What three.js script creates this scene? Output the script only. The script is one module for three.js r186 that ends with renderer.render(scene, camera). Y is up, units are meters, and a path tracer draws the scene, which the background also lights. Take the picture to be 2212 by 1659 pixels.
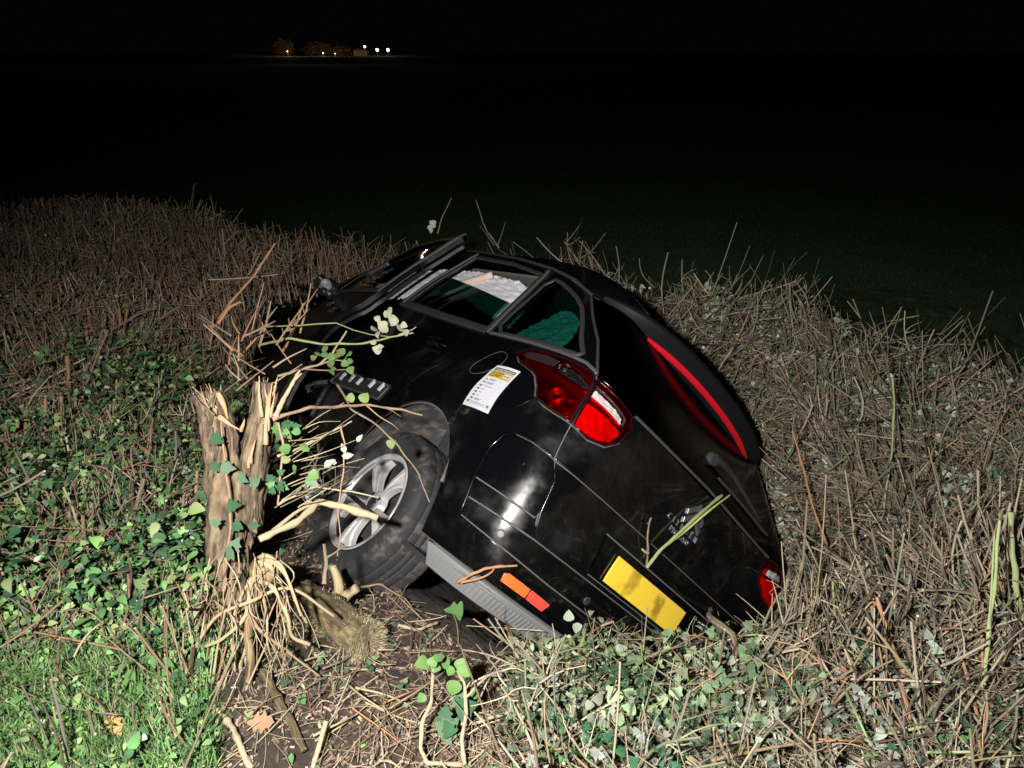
import * as THREE from 'three';
import { mergeGeometries } from 'three/addons/utils/BufferGeometryUtils.js';
import { FontLoader } from 'three/addons/loaders/FontLoader.js';
import { TextGeometry } from 'three/addons/geometries/TextGeometry.js';

// ------------------------------------------------------------------ camera, sky, lights, exposure
const scene = new THREE.Scene();
const camera = new THREE.PerspectiveCamera(56.8, 4 / 3, 0.05, 3000);
camera.position.set(0, 1.6, 0);
camera.rotation.set(-25 * Math.PI / 180, 0, 0);
camera.updateMatrixWorld(true);
const renderer = new THREE.WebGLRenderer({ antialias: true });
renderer.toneMapping = THREE.LinearToneMapping;
renderer.toneMappingExposure = 1.0;
renderer.shadowMap.enabled = true;
{ // a clear moonless night sky
  const w = 64, h = 32, d = new Float32Array(w * h * 4);
  for (let j = 0; j < h; j++) for (let i = 0; i < w; i++) {
    const k = 4 * (j * w + i), e = Math.max(0, (j / h - 0.5) * 2), g = 1 - 0.35 * e;
    d[k] = 0.00075 * g; d[k + 1] = 0.00078 * g; d[k + 2] = 0.0010 * g; d[k + 3] = 1;
  }
  const t = new THREE.DataTexture(d, w, h, THREE.RGBAFormat, THREE.FloatType);
  t.mapping = THREE.EquirectangularReflectionMapping; t.magFilter = THREE.LinearFilter; t.needsUpdate = true;
  scene.background = t; scene.environment = t;
}
const moon = new THREE.DirectionalLight(0xfff2e0, 0.002);
moon.position.set(-30, 60, 20); moon.castShadow = true;
scene.add(moon, moon.target);
// the work lamp that lights the crash: on a stand to the left of the photographer
const LAMP = new THREE.Vector3(-0.36, 1.82, 0.08), LAMP_AIM = new THREE.Vector3(0.3, -0.45, -2.4);
const workLight = new THREE.SpotLight(new THREE.Color(1.0, 0.965, 0.92), 76, 0, 1.06, 1, 2);
workLight.castShadow = true; workLight.shadow.radius = 2.2;

// ------------------------------------------------------------------ helpers
let seed = 12345;
const rnd = () => { seed |= 0; seed = seed + 0x6D2B79F5 | 0; let t = Math.imul(seed ^ seed >>> 15, 1 | seed); t = t + Math.imul(t ^ t >>> 7, 61 | t) ^ t; return ((t ^ t >>> 14) >>> 0) / 4294967296; };
const rr = (a, b) => a + (b - a) * rnd();
const gauss = () => (rnd() + rnd() + rnd() + rnd() - 2) * 0.866;
const pick = a => a[Math.floor(rnd() * a.length)];
const clamp = (x, a, b) => Math.max(a, Math.min(b, x));
const lerp = (a, b, t) => a + (b - a) * t;
const sstep = (a, b, x) => { const t = clamp((x - a) / (b - a), 0, 1); return t * t * (3 - 2 * t); };
const V = (x, y, z) => new THREE.Vector3(x, y, z);
const hash = (x, y, z) => { let h = Math.imul(x, 374761393) + Math.imul(y, 668265263) + Math.imul(z, 2147483647 ^ 0x5bd1e995) | 0; h = Math.imul(h ^ h >>> 13, 1274126177); return ((h ^ h >>> 16) >>> 0) / 4294967296; };
function noise(x, y, z = 0) {
  const xi = Math.floor(x), yi = Math.floor(y), zi = Math.floor(z);
  const f = t => t * t * (3 - 2 * t), u = f(x - xi), v = f(y - yi), w = f(z - zi);
  const L = k => lerp(lerp(hash(xi, yi, zi + k), hash(xi + 1, yi, zi + k), u), lerp(hash(xi, yi + 1, zi + k), hash(xi + 1, yi + 1, zi + k), u), v);
  return lerp(L(0), L(1), w);
}
const fbm = (x, y, z = 0, o = 4) => { let s = 0, a = 0.5, n = 0; for (let i = 0; i < o; i++) { s += a * noise(x, y, z + i * 7.3); n += a; x *= 2.03; y *= 2.03; z *= 2.03; a *= 0.5; } return s / n; };
const names = {};
const numbered = n => { const k = names[n] = (names[n] ?? -1) + 1; return k ? n + '_' + String(k).padStart(3, '0') : n; };
function tag(o, label, category, group, kind) {
  if (label) o.userData.label = label;
  if (category) o.userData.category = category;
  if (group) o.userData.group = group;
  if (kind) o.userData.kind = kind;
  return o;
}
function mesh(name, geo, mat, parent = scene, label) {
  const m = new THREE.Mesh(geo, mat);
  m.name = parent === scene ? numbered(name) : name; m.castShadow = m.receiveShadow = true;
  if (label) m.userData.label = label;
  parent.add(m); return m;
}
function group(name, parent = scene) { const g = new THREE.Group(); g.name = parent === scene ? numbered(name) : name; parent.add(g); return g; }
const lin = (r, g, b) => new THREE.Color().setRGB(r, g, b);
const std = (c, rough = 0.8, o = {}) => new THREE.MeshStandardMaterial({ color: lin(...c), roughness: rough, side: THREE.DoubleSide, ...o });
const phys = (c, rough = 0.5, o = {}) => new THREE.MeshPhysicalMaterial({ color: lin(...c), roughness: rough, side: THREE.DoubleSide, ...o });
function tex(n, fn, srgb = true, rep = 1) { // fn(u,v) -> [r,g,b] linear 0..1 (tiles are made by blending at the border)
  const d = new Uint8Array(n * n * 4), e = c => srgb ? (c <= 0.0031308 ? c * 12.92 : 1.055 * Math.pow(c, 1 / 2.4) - 0.055) : c;
  for (let j = 0; j < n; j++) for (let i = 0; i < n; i++) { const c = fn(i / n, j / n), k = 4 * (j * n + i); for (let q = 0; q < 3; q++) d[k + q] = clamp(Math.round(255 * e(clamp(c[q], 0, 1))), 0, 255); d[k + 3] = 255; }
  const t = new THREE.DataTexture(d, n, n, THREE.RGBAFormat, THREE.UnsignedByteType);
  t.wrapS = t.wrapT = THREE.RepeatWrapping; t.magFilter = THREE.LinearFilter; t.minFilter = THREE.LinearFilter;
  if (srgb) t.colorSpace = THREE.SRGBColorSpace;
  t.repeat.set(rep, rep); t.needsUpdate = true; return t;
}
// noise that tiles on [0,1)
const tnoise = (u, v, f, z = 0, o = 4) => { const w = (a) => sstep(0.85, 1, a), q = (x, y) => fbm(x * f, y * f, z, o); const a = w(u), b = w(v); return lerp(lerp(q(u, v), q(u - 1, v), a), lerp(q(u, v - 1), q(u - 1, v - 1), a), b); };

// pixel of the layout grid (2212 x 1659) -> ray of sight, used only to lay things out
const FPX = 829.5 / Math.tan(28.4 * Math.PI / 180), CP = camera.position, cs = Math.cos(25 * Math.PI / 180), sn = Math.sin(25 * Math.PI / 180);
const dir = (px, py) => { const a = (px - 1106) / FPX, b = -(py - 829.5) / FPX; return V(a, -sn + b * cs, -cs - b * sn); };
const at = (px, py, depth) => dir(px, py).multiplyScalar(depth).add(CP);
const toPx = p => { const d = V(p.x - CP.x, p.y - CP.y, p.z - CP.z), z = -d.y * sn - d.z * cs; return [1106 + FPX * d.x / z, 829.5 - FPX * (d.y * cs - d.z * sn) / z, z]; };

// ------------------------------------------------------------------ body surface of the car, in its own axes: x forward, y left, z up, from the rear axle
const CARQ = new THREE.Matrix4().set(-0.539, -0.612, 0.578, -0.183, -0.171, 0.752, 0.637, -0.787, -0.825, 0.244, -0.510, -2.539, 0, 0, 0, 1);
{ // make the turn exactly orthonormal
  const x = V(-0.539, -0.171, -0.825).normalize(), y = V(-0.612, 0.752, 0.244); y.addScaledVector(x, -x.dot(y)).normalize(); const z = V().crossVectors(x, y);
  CARQ.makeBasis(x, y, z).setPosition(-0.183, -0.787, -2.539);
}
const CARI = CARQ.clone().invert();
function pchip(t) {
  const n = t.length, x = t.map(p => p[0]), y = t.map(p => p[1]), h = [], d = [], m = new Array(n).fill(0);
  for (let i = 0; i < n - 1; i++) { h[i] = x[i + 1] - x[i]; d[i] = (y[i + 1] - y[i]) / h[i]; }
  for (let i = 1; i < n - 1; i++) if (d[i - 1] * d[i] > 0) { const a = 2 * h[i] + h[i - 1], b = h[i] + 2 * h[i - 1]; m[i] = (a + b) / (a / d[i - 1] + b / d[i]); }
  m[0] = d[0]; m[n - 1] = d[n - 2];
  return v => { v = clamp(v, x[0], x[n - 1]); let i = 0; while (i < n - 2 && v > x[i + 1]) i++; const u = (v - x[i]) / h[i], u2 = u * u, u3 = u2 * u; return (2 * u3 - 3 * u2 + 1) * y[i] + (u3 - 2 * u2 + u) * h[i] * m[i] + (3 * u2 - 2 * u3) * y[i + 1] + (u3 - u2) * h[i] * m[i + 1]; };
}
const ZTOP = 1.662;
const YW = pchip([[.12, .80], [.2, .85], [.3, .885], [.45, .908], [.62, .912], [.78, .902], [.92, .872], [1.04, .828], [1.2, .785], [1.35, .742], [1.47, .71], [1.55, .69], [1.60, .665], [1.632, .61], [1.65, .48], [1.659, .28], [1.662, .02]]);
const XR = pchip([[.12, -.70], [.2, -.76], [.3, -.785], [.45, -.795], [.6, -.795], [.7, -.78], [.8, -.77], [.95, -.75], [1.02, -.735], [1.2, -.60], [1.4, -.43], [1.5, -.34], [1.56, -.24], [1.61, -.02], [1.64, .25], [1.662, .6]]);
const XF = pchip([[.12, 3.45], [.25, 3.6], [.5, 3.62], [.65, 3.58], [.75, 3.45], [.85, 3.1], [.95, 2.8], [1.02, 2.92], [1.2, 2.74], [1.4, 2.46], [1.5, 2.3], [1.57, 2.12], [1.62, 1.9], [1.65, 1.5], [1.662, .9]]);
const PL = [[3.62, 0], [3.61, .2], [3.57, .42], [3.47, .63], [3.28, .80], [2.9, .885], [2.3, .91], [1.2, .914], [.4, .910], [-.1, .899], [-.4, .874], [-.58, .842], [-.705, .785], [-.768, .70], [-.792, .55], [-.801, .3], [-.803, 0]];
const plan = []; // dense closed outline
{
  const all = [...PL, ...PL.slice(1, -1).reverse().map(p => [p[0], -p[1]])];
  const c = new THREE.CatmullRomCurve3(all.map(p => V(p[0], p[1], 0)), true, 'centripetal');
  const P = c.getPoints(1600); let s = 0;
  P.forEach((p, i) => { if (i) s += p.distanceTo(P[i - 1]); plan.push([p.x, p.y, s]); });
}
const STOT = plan[plan.length - 1][2];
function planAt(s) { s = ((s % STOT) + STOT) % STOT; let a = 0, b = plan.length - 1; while (b - a > 1) { const m = (a + b) >> 1; if (plan[m][2] <= s) a = m; else b = m; } const t = (s - plan[a][2]) / (plan[b][2] - plan[a][2] || 1); return [lerp(plan[a][0], plan[b][0], t), lerp(plan[a][1], plan[b][1], t)]; }
const bodyP = (s, z) => { const [px, py] = planAt(s), a = XR(z), b = XF(z); const x = a + (px + .803) / 4.423 * (b - a), y = py * YW(z) / .914; const w = sstep(.5, -.3, x); return V(x - .075 * sstep(.48, .82, -y) * w * sstep(.3, -.45, x), y * (1 + .115 * sstep(.25, .75, -y) * w), z); };
function bodyN(s, z) {
  const e = 0.004, z0 = Math.max(.12, z - e), z1 = Math.min(ZTOP, z + e);
  const a = bodyP(s + e, z).sub(bodyP(s - e, z)), b = bodyP(s, z1).sub(bodyP(s, z0));
  return V().crossVectors(a, b).normalize().multiplyScalar(-1).multiplyScalar(1);
}
const NSIGN = (() => { const n = bodyN(STOT * 0.25, 0.6); return n.y > 0 ? 1 : -1; })();
const bodyO = (s, z, o) => { const n = bodyN(s, z).multiplyScalar(NSIGN); return [bodyP(s, z).addScaledVector(n, o), n]; };
// own axes -> [s, z]
function K(x, y, z) {
  const px = -.803 + (x - XR(z)) / (XF(z) - XR(z)) * 4.423, py = y / (YW(z) / .914); let best = 1e9, bs = 0;
  for (let i = 0; i < plan.length - 1; i += 1) { const dx = plan[i][0] - px, dy = plan[i][1] - py, d = dx * dx + dy * dy; if (d < best) { best = d; bs = plan[i][2]; } }
  return [bs, z];
}
const halfW = px => { let lo = 0, hi = 800; while (hi - lo > 1) { const m = (lo + hi) >> 1; if (plan[m][0] > px) lo = m; else hi = m; } return Math.abs(plan[lo][1]); };
function KS(x, z) { const px = -.803 + (x - XR(z)) / (XF(z) - XR(z)) * 4.423; let lo = 0, hi = 800; while (hi - lo > 1) { const m = (lo + hi) >> 1; if (plan[m][0] > px) lo = m; else hi = m; } const t = clamp((plan[lo][0] - px) / (plan[lo][0] - plan[hi][0] || 1), 0, 1); return [lerp(plan[lo][2], plan[hi][2], t), z]; } // left flank by x
const MIR = p => p.map(([s, z]) => [STOT - s, z]).reverse();
function insideCar(x, y, z, m = 0) { // own axes
  if (z < .12 - m || z > ZTOP + m) return false;
  if (y < -.25 && x < .5) { const w = sstep(.5, -.3, x); x += .075 * sstep(.48, .82, -y) * w * sstep(.3, -.45, x); y /= 1 + .115 * sstep(.25, .75, -y) * w; }
  const zz = clamp(z, .12, ZTOP - .004), a = XR(zz) - m, b = XF(zz) + m; if (x < a || x > b) return false;
  const px = clamp(-.803 + (x - XR(zz)) / (XF(zz) - XR(zz)) * 4.423, -.80, 3.61);
  return Math.abs(y) < halfW(px) * YW(zz) / .914 + m;
}
const inCar = (p, m = 0.03) => { const q = p.clone().applyMatrix4(CARI); return insideCar(q.x, q.y, q.z, m); };
// where a line of sight meets the car body (world), with an offset towards the viewer
function onCar(px, py, off = 0.01) { const d = dir(px, py).normalize(); for (let t = 1.3; t < 8; t += 0.006) { const p = CP.clone().addScaledVector(d, t); if (inCar(p, 0)) return p.addScaledVector(d, -off); } return null; }

// ------------------------------------------------------------------ the lie of the land
const W3 = (x, y, z) => V(x, y, z).applyMatrix4(CARQ);
const EDGE = [[-16, -10.2], [-9, -7.9], [-4.8, -6.65], [-1.27, -5.75], [.48, -5.05], [2.6, -3.55], [4.5, -2.0], [8, 1.2], [12, 5]];
const edgeZ = x => { for (let i = 0; i < EDGE.length - 1; i++) if (x <= EDGE[i + 1][0]) { const t = clamp((x - EDGE[i][0]) / (EDGE[i + 1][0] - EDGE[i][0]), 0, 1); return lerp(EDGE[i][1], EDGE[i + 1][1], t); } return EDGE[EDGE.length - 1][1]; };
const CTRL = [
  [0, 0, 2], [-3, 0, 2], [3, 0, 2], [-3, 0, 0], [0, 0, 0], [3, 0, 0], [-7, 0, 0], [7, 0, 1], [-1.6, 0, -1], [-.8, 0, -1.1], [0, -.02, -1], [.8, -.03, -1], [1.6, -.02, -1], [-7, .05, -3], [-12, 0, -3], [6, 0, 3], [10, 0, 4],
  [-.25, -.12, -1.5], [.05, -.17, -1.6], [.3, -.26, -1.75], [.55, -.42, -1.95], [.85, -.62, -2.1], [1.15, -.98, -2.45], [1.3, -.95, -2.6], [.7, -.22, -1.5], [1.2, -.3, -1.8], [.3, -.1, -1.25],
  [-.85, -.02, -1.5], [-.95, -.1, -2.0], [-.5, -.36, -2.25], [-.15, -.3, -1.95], [-.7, -.40, -2.5], [-.2, -.55, -2.3],
  [-1.5, .1, -1.9], [-2.2, .12, -2.0], [-1.7, .06, -2.7], [-2.6, .1, -3.0], [-2.2, .06, -4.0], [-3.2, .1, -4.5], [-4.8, .1, -4.5], [-2.7, .06, -5.2], [-4.6, .1, -6.2], [-2.4, .0, -5.9], [-8, .1, -6.5], [-3.5, .1, -6.2],
  [1.65, -.62, -2.6], [1.4, -.75, -3.0], [1.25, -.45, -3.5], [1.0, -.2, -4.2], [.4, -.05, -4.9], [1.6, -.22, -3.6], [2.2, -.24, -2.9], [2.5, -.18, -3.3], [1.7, -.22, -2.0], [2.1, -.08, -1.6], [2.6, -.04, -2.2], [3.5, .05, -2.0], [-.4, -.02, -5.4],
];
for (const [x, y, z, d] of [[-.4, .5, .1, .1], [-.4, -.3, .1, .1], [.6, .85, .1, .12], [1.6, .9, .1, .15], [2.6, .9, .1, .15], [3.4, .85, .1, .15], [.8, 0, .1, .15], [2, 0, .1, .15], [3.2, 0, .1, .15], [.2, -.92, .3, .1], [1.4, -.95, .3, .12], [2.6, -.95, .3, .12], [3.5, -.8, .3, .12], [.2, -.97, .9, .12], [1.4, -1, .9, .12], [2.6, -1, .9, .15]]) { const p = W3(x, y, z); CTRL.push([p.x, p.y - d, p.z]); }
const RB = (r2) => Math.sqrt(r2 + 0.01);
const RW = (() => { // radial basis weights by elimination
  const n = CTRL.length, A = CTRL.map((a, i) => [...CTRL.map((b, j) => RB((a[0] - b[0]) ** 2 + (a[2] - b[2]) ** 2) - (i === j ? 0.03 : 0)), a[1]]);
  for (let c = 0; c < n; c++) { let p = c; for (let r = c + 1; r < n; r++) if (Math.abs(A[r][c]) > Math.abs(A[p][c])) p = r; [A[c], A[p]] = [A[p], A[c]]; for (let r = 0; r < n; r++) if (r !== c) { const f = A[r][c] / A[c][c]; if (f) for (let k = c; k <= n; k++) A[r][k] -= f * A[c][k]; } }
  return A.map((r, i) => r[n] / r[i]);
})();
const FIELD_Y = -1.5;
function smoothG(x, z) {
  let y = 0; for (let i = 0; i < CTRL.length; i++) y += RW[i] * RB((x - CTRL[i][0]) ** 2 + (z - CTRL[i][2]) ** 2);
  y = clamp(y, -3, 0.35);
  const out = Math.max(sstep(5, 9, Math.abs(x)), sstep(1, 2.5, z)); y = lerp(y, 0, out);
  return lerp(y, FIELD_Y - 0.03, sstep(0.05, 0.9, edgeZ(x) - z));
}
const GX0 = -8, GX1 = 6, GZ0 = -10, GZ1 = 2, GS = 0.04, GNX = Math.round((GX1 - GX0) / GS), GNZ = Math.round((GZ1 - GZ0) / GS);
const GH = new Float32Array((GNX + 1) * (GNZ + 1));
for (let j = 0; j <= GNZ; j++) for (let i = 0; i <= GNX; i++) {
  const x = GX0 + i * GS, z = GZ0 + j * GS; let y = smoothG(x, z);
  y += (fbm(x * 3, z * 3, 1.7, 4) - 0.5) * 0.09 + (noise(x * 17, z * 17, 4) - 0.5) * 0.02;
  GH[j * (GNX + 1) + i] = y;
}
for (let j = 0; j <= GNZ; j++) for (let i = 0; i <= GNX; i++) { // the car has pressed its own bed
  const x = GX0 + i * GS, z = GZ0 + j * GS; if (x < -3.6 || x > 2 || z < -7 || z > -1.5) continue; const k = j * (GNX + 1) + i, p = V(x, 0, z);
  for (let y = -2.2; y < GH[k] + .12; y += .05) { p.y = y; if (inCar(p, .05)) { GH[k] = Math.min(GH[k], y - .08); break; } }
}
function G(x, z) {
  const u = (x - GX0) / GS, v = (z - GZ0) / GS; if (u < 0 || v < 0 || u >= GNX || v >= GNZ) return smoothG(x, z);
  const i = Math.floor(u), j = Math.floor(v), a = u - i, b = v - j, k = j * (GNX + 1) + i;
  return lerp(lerp(GH[k], GH[k + 1], a), lerp(GH[k + GNX + 1], GH[k + GNX + 2], a), b);
}
const GN = (x, z) => V(G(x - .03, z) - G(x + .03, z), 0.06, G(x, z - .03) - G(x, z + .03)).normalize();
function on(px, py, h = 0) { const d = dir(px, py).normalize(); for (let t = 0.9; t < 14; t += 0.01) { const p = CP.clone().addScaledVector(d, t); if (p.y < G(p.x, p.z) + h) return p; } return CP.clone().addScaledVector(d, 14); }

// ------------------------------------------------------------------ materials
const soilTex = tex(512, (u, v) => { const a = tnoise(u, v, 9, 1, 5), b = tnoise(u, v, 60, 5, 2), c = tnoise(u, v, 26, 9, 3); const k = 0.45 + 0.75 * a * (0.6 + 0.8 * b); const s = c > .62 ? 1.5 : 1; return [0.62 * k * s, 0.56 * k * s, 0.5 * k * s]; });
const soilBump = tex(512, (u, v) => { const a = 0.6 * tnoise(u, v, 20, 3, 4) + 0.4 * tnoise(u, v, 80, 6, 2); return [a, a, a]; }, false);
const paintTex = tex(512, (u, v) => { const a = tnoise(u, v, 5, 11, 5), b = tnoise(u, v * 0.4, 40, 2, 3), s = sstep(.55, .8, a) * (0.3 + b); const k = 0.12 + 0.42 * s; return [k, k, k * 1.03]; });
const paintRough = tex(512, (u, v) => { const a = tnoise(u, v, 5, 11, 5), b = tnoise(u, v, 70, 4, 2), k = 0.12 + 0.38 * sstep(.45, .75, a) + 0.1 * b; return [k, k, k]; }, false);
const dirtTex = tex(512, (u, v) => { const a = tnoise(u, v, 7, 21, 5), b = tnoise(u, v, 30, 8, 3), s = sstep(.5, .68, a * .6 + b * .4); return [lerp(.3, 1, s), lerp(.3, .88, s), lerp(.31, .74, s)]; });
const barkTex = tex(512, (u, v) => { const a = tnoise(u * 1, v * .25, 34, 2, 4), b = tnoise(u, v, 12, 8, 4), k = .15 + 1.25 * a * a * (.6 + b) * 1.3, g = sstep(.55, .75, b); return [k * lerp(.78, .6, g), k * lerp(.68, .64, g), k * lerp(.55, .45, g)]; });
const barkBump = tex(512, (u, v) => { const a = .7 * tnoise(u, v * .22, 34, 2, 4) + .3 * tnoise(u, v, 40, 3, 3); return [a, a, a]; }, false);
const grainTex = tex(256, (u, v) => { const a = tnoise(u, v * .12, 40, 12, 3), k = .65 + .6 * a; return [k, k * .95, k * .88]; });
const fabTex = tex(256, (u, v) => { const a = tnoise(u, v, 16, 5, 4), k = .8 + .2 * a; return [k, k, k]; });
const M = {
  paint: phys([.016, .017, .021], 1, { map: paintTex, roughnessMap: paintRough, clearcoat: 1, clearcoatRoughness: .06, metalness: 0 }),
  dulled: phys([.011, .011, .013], .55, { clearcoat: .25, clearcoatRoughness: .25, map: paintTex, specularIntensity: .4 }), blackTrim: std([.012, .012, .013], .45), seal: std([.065, .063, .06], .8), rubber: std([.020, .020, .021], .7),
  frame: std([.019, .019, .019], .6),
  glass: phys([.075, .26, .215], .03, { transmission: 1, thickness: 0, ior: 1.5, specularIntensity: 1 }),
  darkGlass: phys([.03, .07, .058], .16, { transmission: 1, thickness: 0, ior: 1.5, specularIntensity: .6 }),
  clearGlass: phys([.55, .72, .66], .03, { transmission: 1, thickness: 0, ior: 1.5 }),
  redLens: phys([.88, .010, .018], .05, { transmission: 1, thickness: 0, ior: 1.5 }),
  smokeLens: phys([.16, .006, .010], .05, { transmission: 1, thickness: 0, ior: 1.5 }),
  clearLens: phys([.8, .8, .8], .05, { transmission: 1, thickness: 0, ior: 1.5 }),
  chromeFacet: std([.85, .85, .86], .22, { metalness: 1, bumpMap: tex(128, (u, v) => { const k = (Math.abs(Math.sin(u * Math.PI * 8)) + Math.abs(Math.sin(v * Math.PI * 8))) / 2; return [k, k, k]; }, false), bumpScale: .006 }),
  redReflex: std([.85, .06, .04], .35), orangeReflex: std([1, .12, .025], .4), redBright: std([.75, .012, .018], .3), whiteFacet: std([.62, .58, .57], .3),
  chrome: std([.26, .26, .28], .36, { metalness: .85 }), alloy: std([.50, .50, .52], .3, { metalness: .3, map: tex(256, (u, v) => { const a = tnoise(u, v, 8, 3, 4), k = lerp(1, .35, sstep(.5, .72, a)); return [k, k * .97, k * .92]; }) }), alloyDark: std([.045, .045, .048], .5, { metalness: .2 }), discs: std([.05, .048, .045], .6, { metalness: .3 }),
  tyre: std([.062, .062, .066], .8, { map: dirtTex }), liner: std([.115, .112, .11], .9, { map: dirtTex }), valance: std([.17, .175, .18], .75, { map: fabTex }),
  airbag: std([.70, .69, .75], .9, { map: fabTex }), beige: std([.55, .42, .36], .7), seat: std([.02, .02, .022], .9), inner: std([.012, .012, .013], .85),
  plate: std([.74, .53, .05], .45, { map: tex(256, (u, v) => { const a = tnoise(u, v, 6, 31, 5), k = lerp(1, .42, sstep(.48, .75, a)); return [k, k * .97, k * .9]; }, true, 2.2) }), plateBlack: std([.015, .015, .015], .5),
};

// turns every face to the side its corner normals point to
function faceOut(g) { const p = g.getAttribute('position').array, n = g.getAttribute('normal').array, x = g.getIndex().array; for (let i = 0; i < x.length; i += 3) { const a = x[i] * 3, b = x[i + 1] * 3, c = x[i + 2] * 3; const ux = p[b] - p[a], uy = p[b + 1] - p[a + 1], uz = p[b + 2] - p[a + 2], vx = p[c] - p[a], vy = p[c + 1] - p[a + 1], vz = p[c + 2] - p[a + 2]; const d = (uy * vz - uz * vy) * (n[a] + n[b] + n[c]) + (uz * vx - ux * vz) * (n[a + 1] + n[b + 1] + n[c + 1]) + (ux * vy - uy * vx) * (n[a + 2] + n[b + 2] + n[c + 2]); if (d < 0) { const t = x[i + 1]; x[i + 1] = x[i + 2]; x[i + 2] = t; } } return g; }
// ------------------------------------------------------------------ panels cut out of the body surface
const area2 = p => p.reduce((s, a, i) => { const b = p[(i + 1) % p.length]; return s + a[0] * b[1] - b[0] * a[1]; }, 0) / 2;
function inset(p, g) { // moves a ring to its inside by g
  const n = p.length, sg = area2(p) > 0 ? 1 : -1;
  return p.map((q, i) => {
    const a = p[(i + n - 1) % n], b = p[(i + 1) % n]; let ux = q[0] - a[0], uy = q[1] - a[1], vx = b[0] - q[0], vy = b[1] - q[1]; const lu = Math.hypot(ux, uy) || 1, lv = Math.hypot(vx, vy) || 1;
    const n1 = [-uy / lu * sg, ux / lu * sg], n2 = [-vy / lv * sg, vx / lv * sg], k = Math.max(.35, 1 + n1[0] * n2[0] + n1[1] * n2[1]);
    return [q[0] + (n1[0] + n2[0]) / k * g, q[1] + (n1[1] + n2[1]) / k * g];
  });
}
const densify = (p, L) => p.flatMap((a, i) => { const b = p[(i + 1) % p.length], n = Math.max(1, Math.ceil(Math.hypot(b[0] - a[0], b[1] - a[1]) / L)); return Array.from({ length: n }, (_, k) => [lerp(a[0], b[0], k / n), lerp(a[1], b[1], k / n)]); });
const smoothRing = (p, it = 1) => { for (let k = 0; k < it; k++) p = p.flatMap((a, i) => { const b = p[(i + 1) % p.length]; return [[a[0] * .75 + b[0] * .25, a[1] * .75 + b[1] * .25], [a[0] * .25 + b[0] * .75, a[1] * .25 + b[1] * .75]]; }); return p; };
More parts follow.
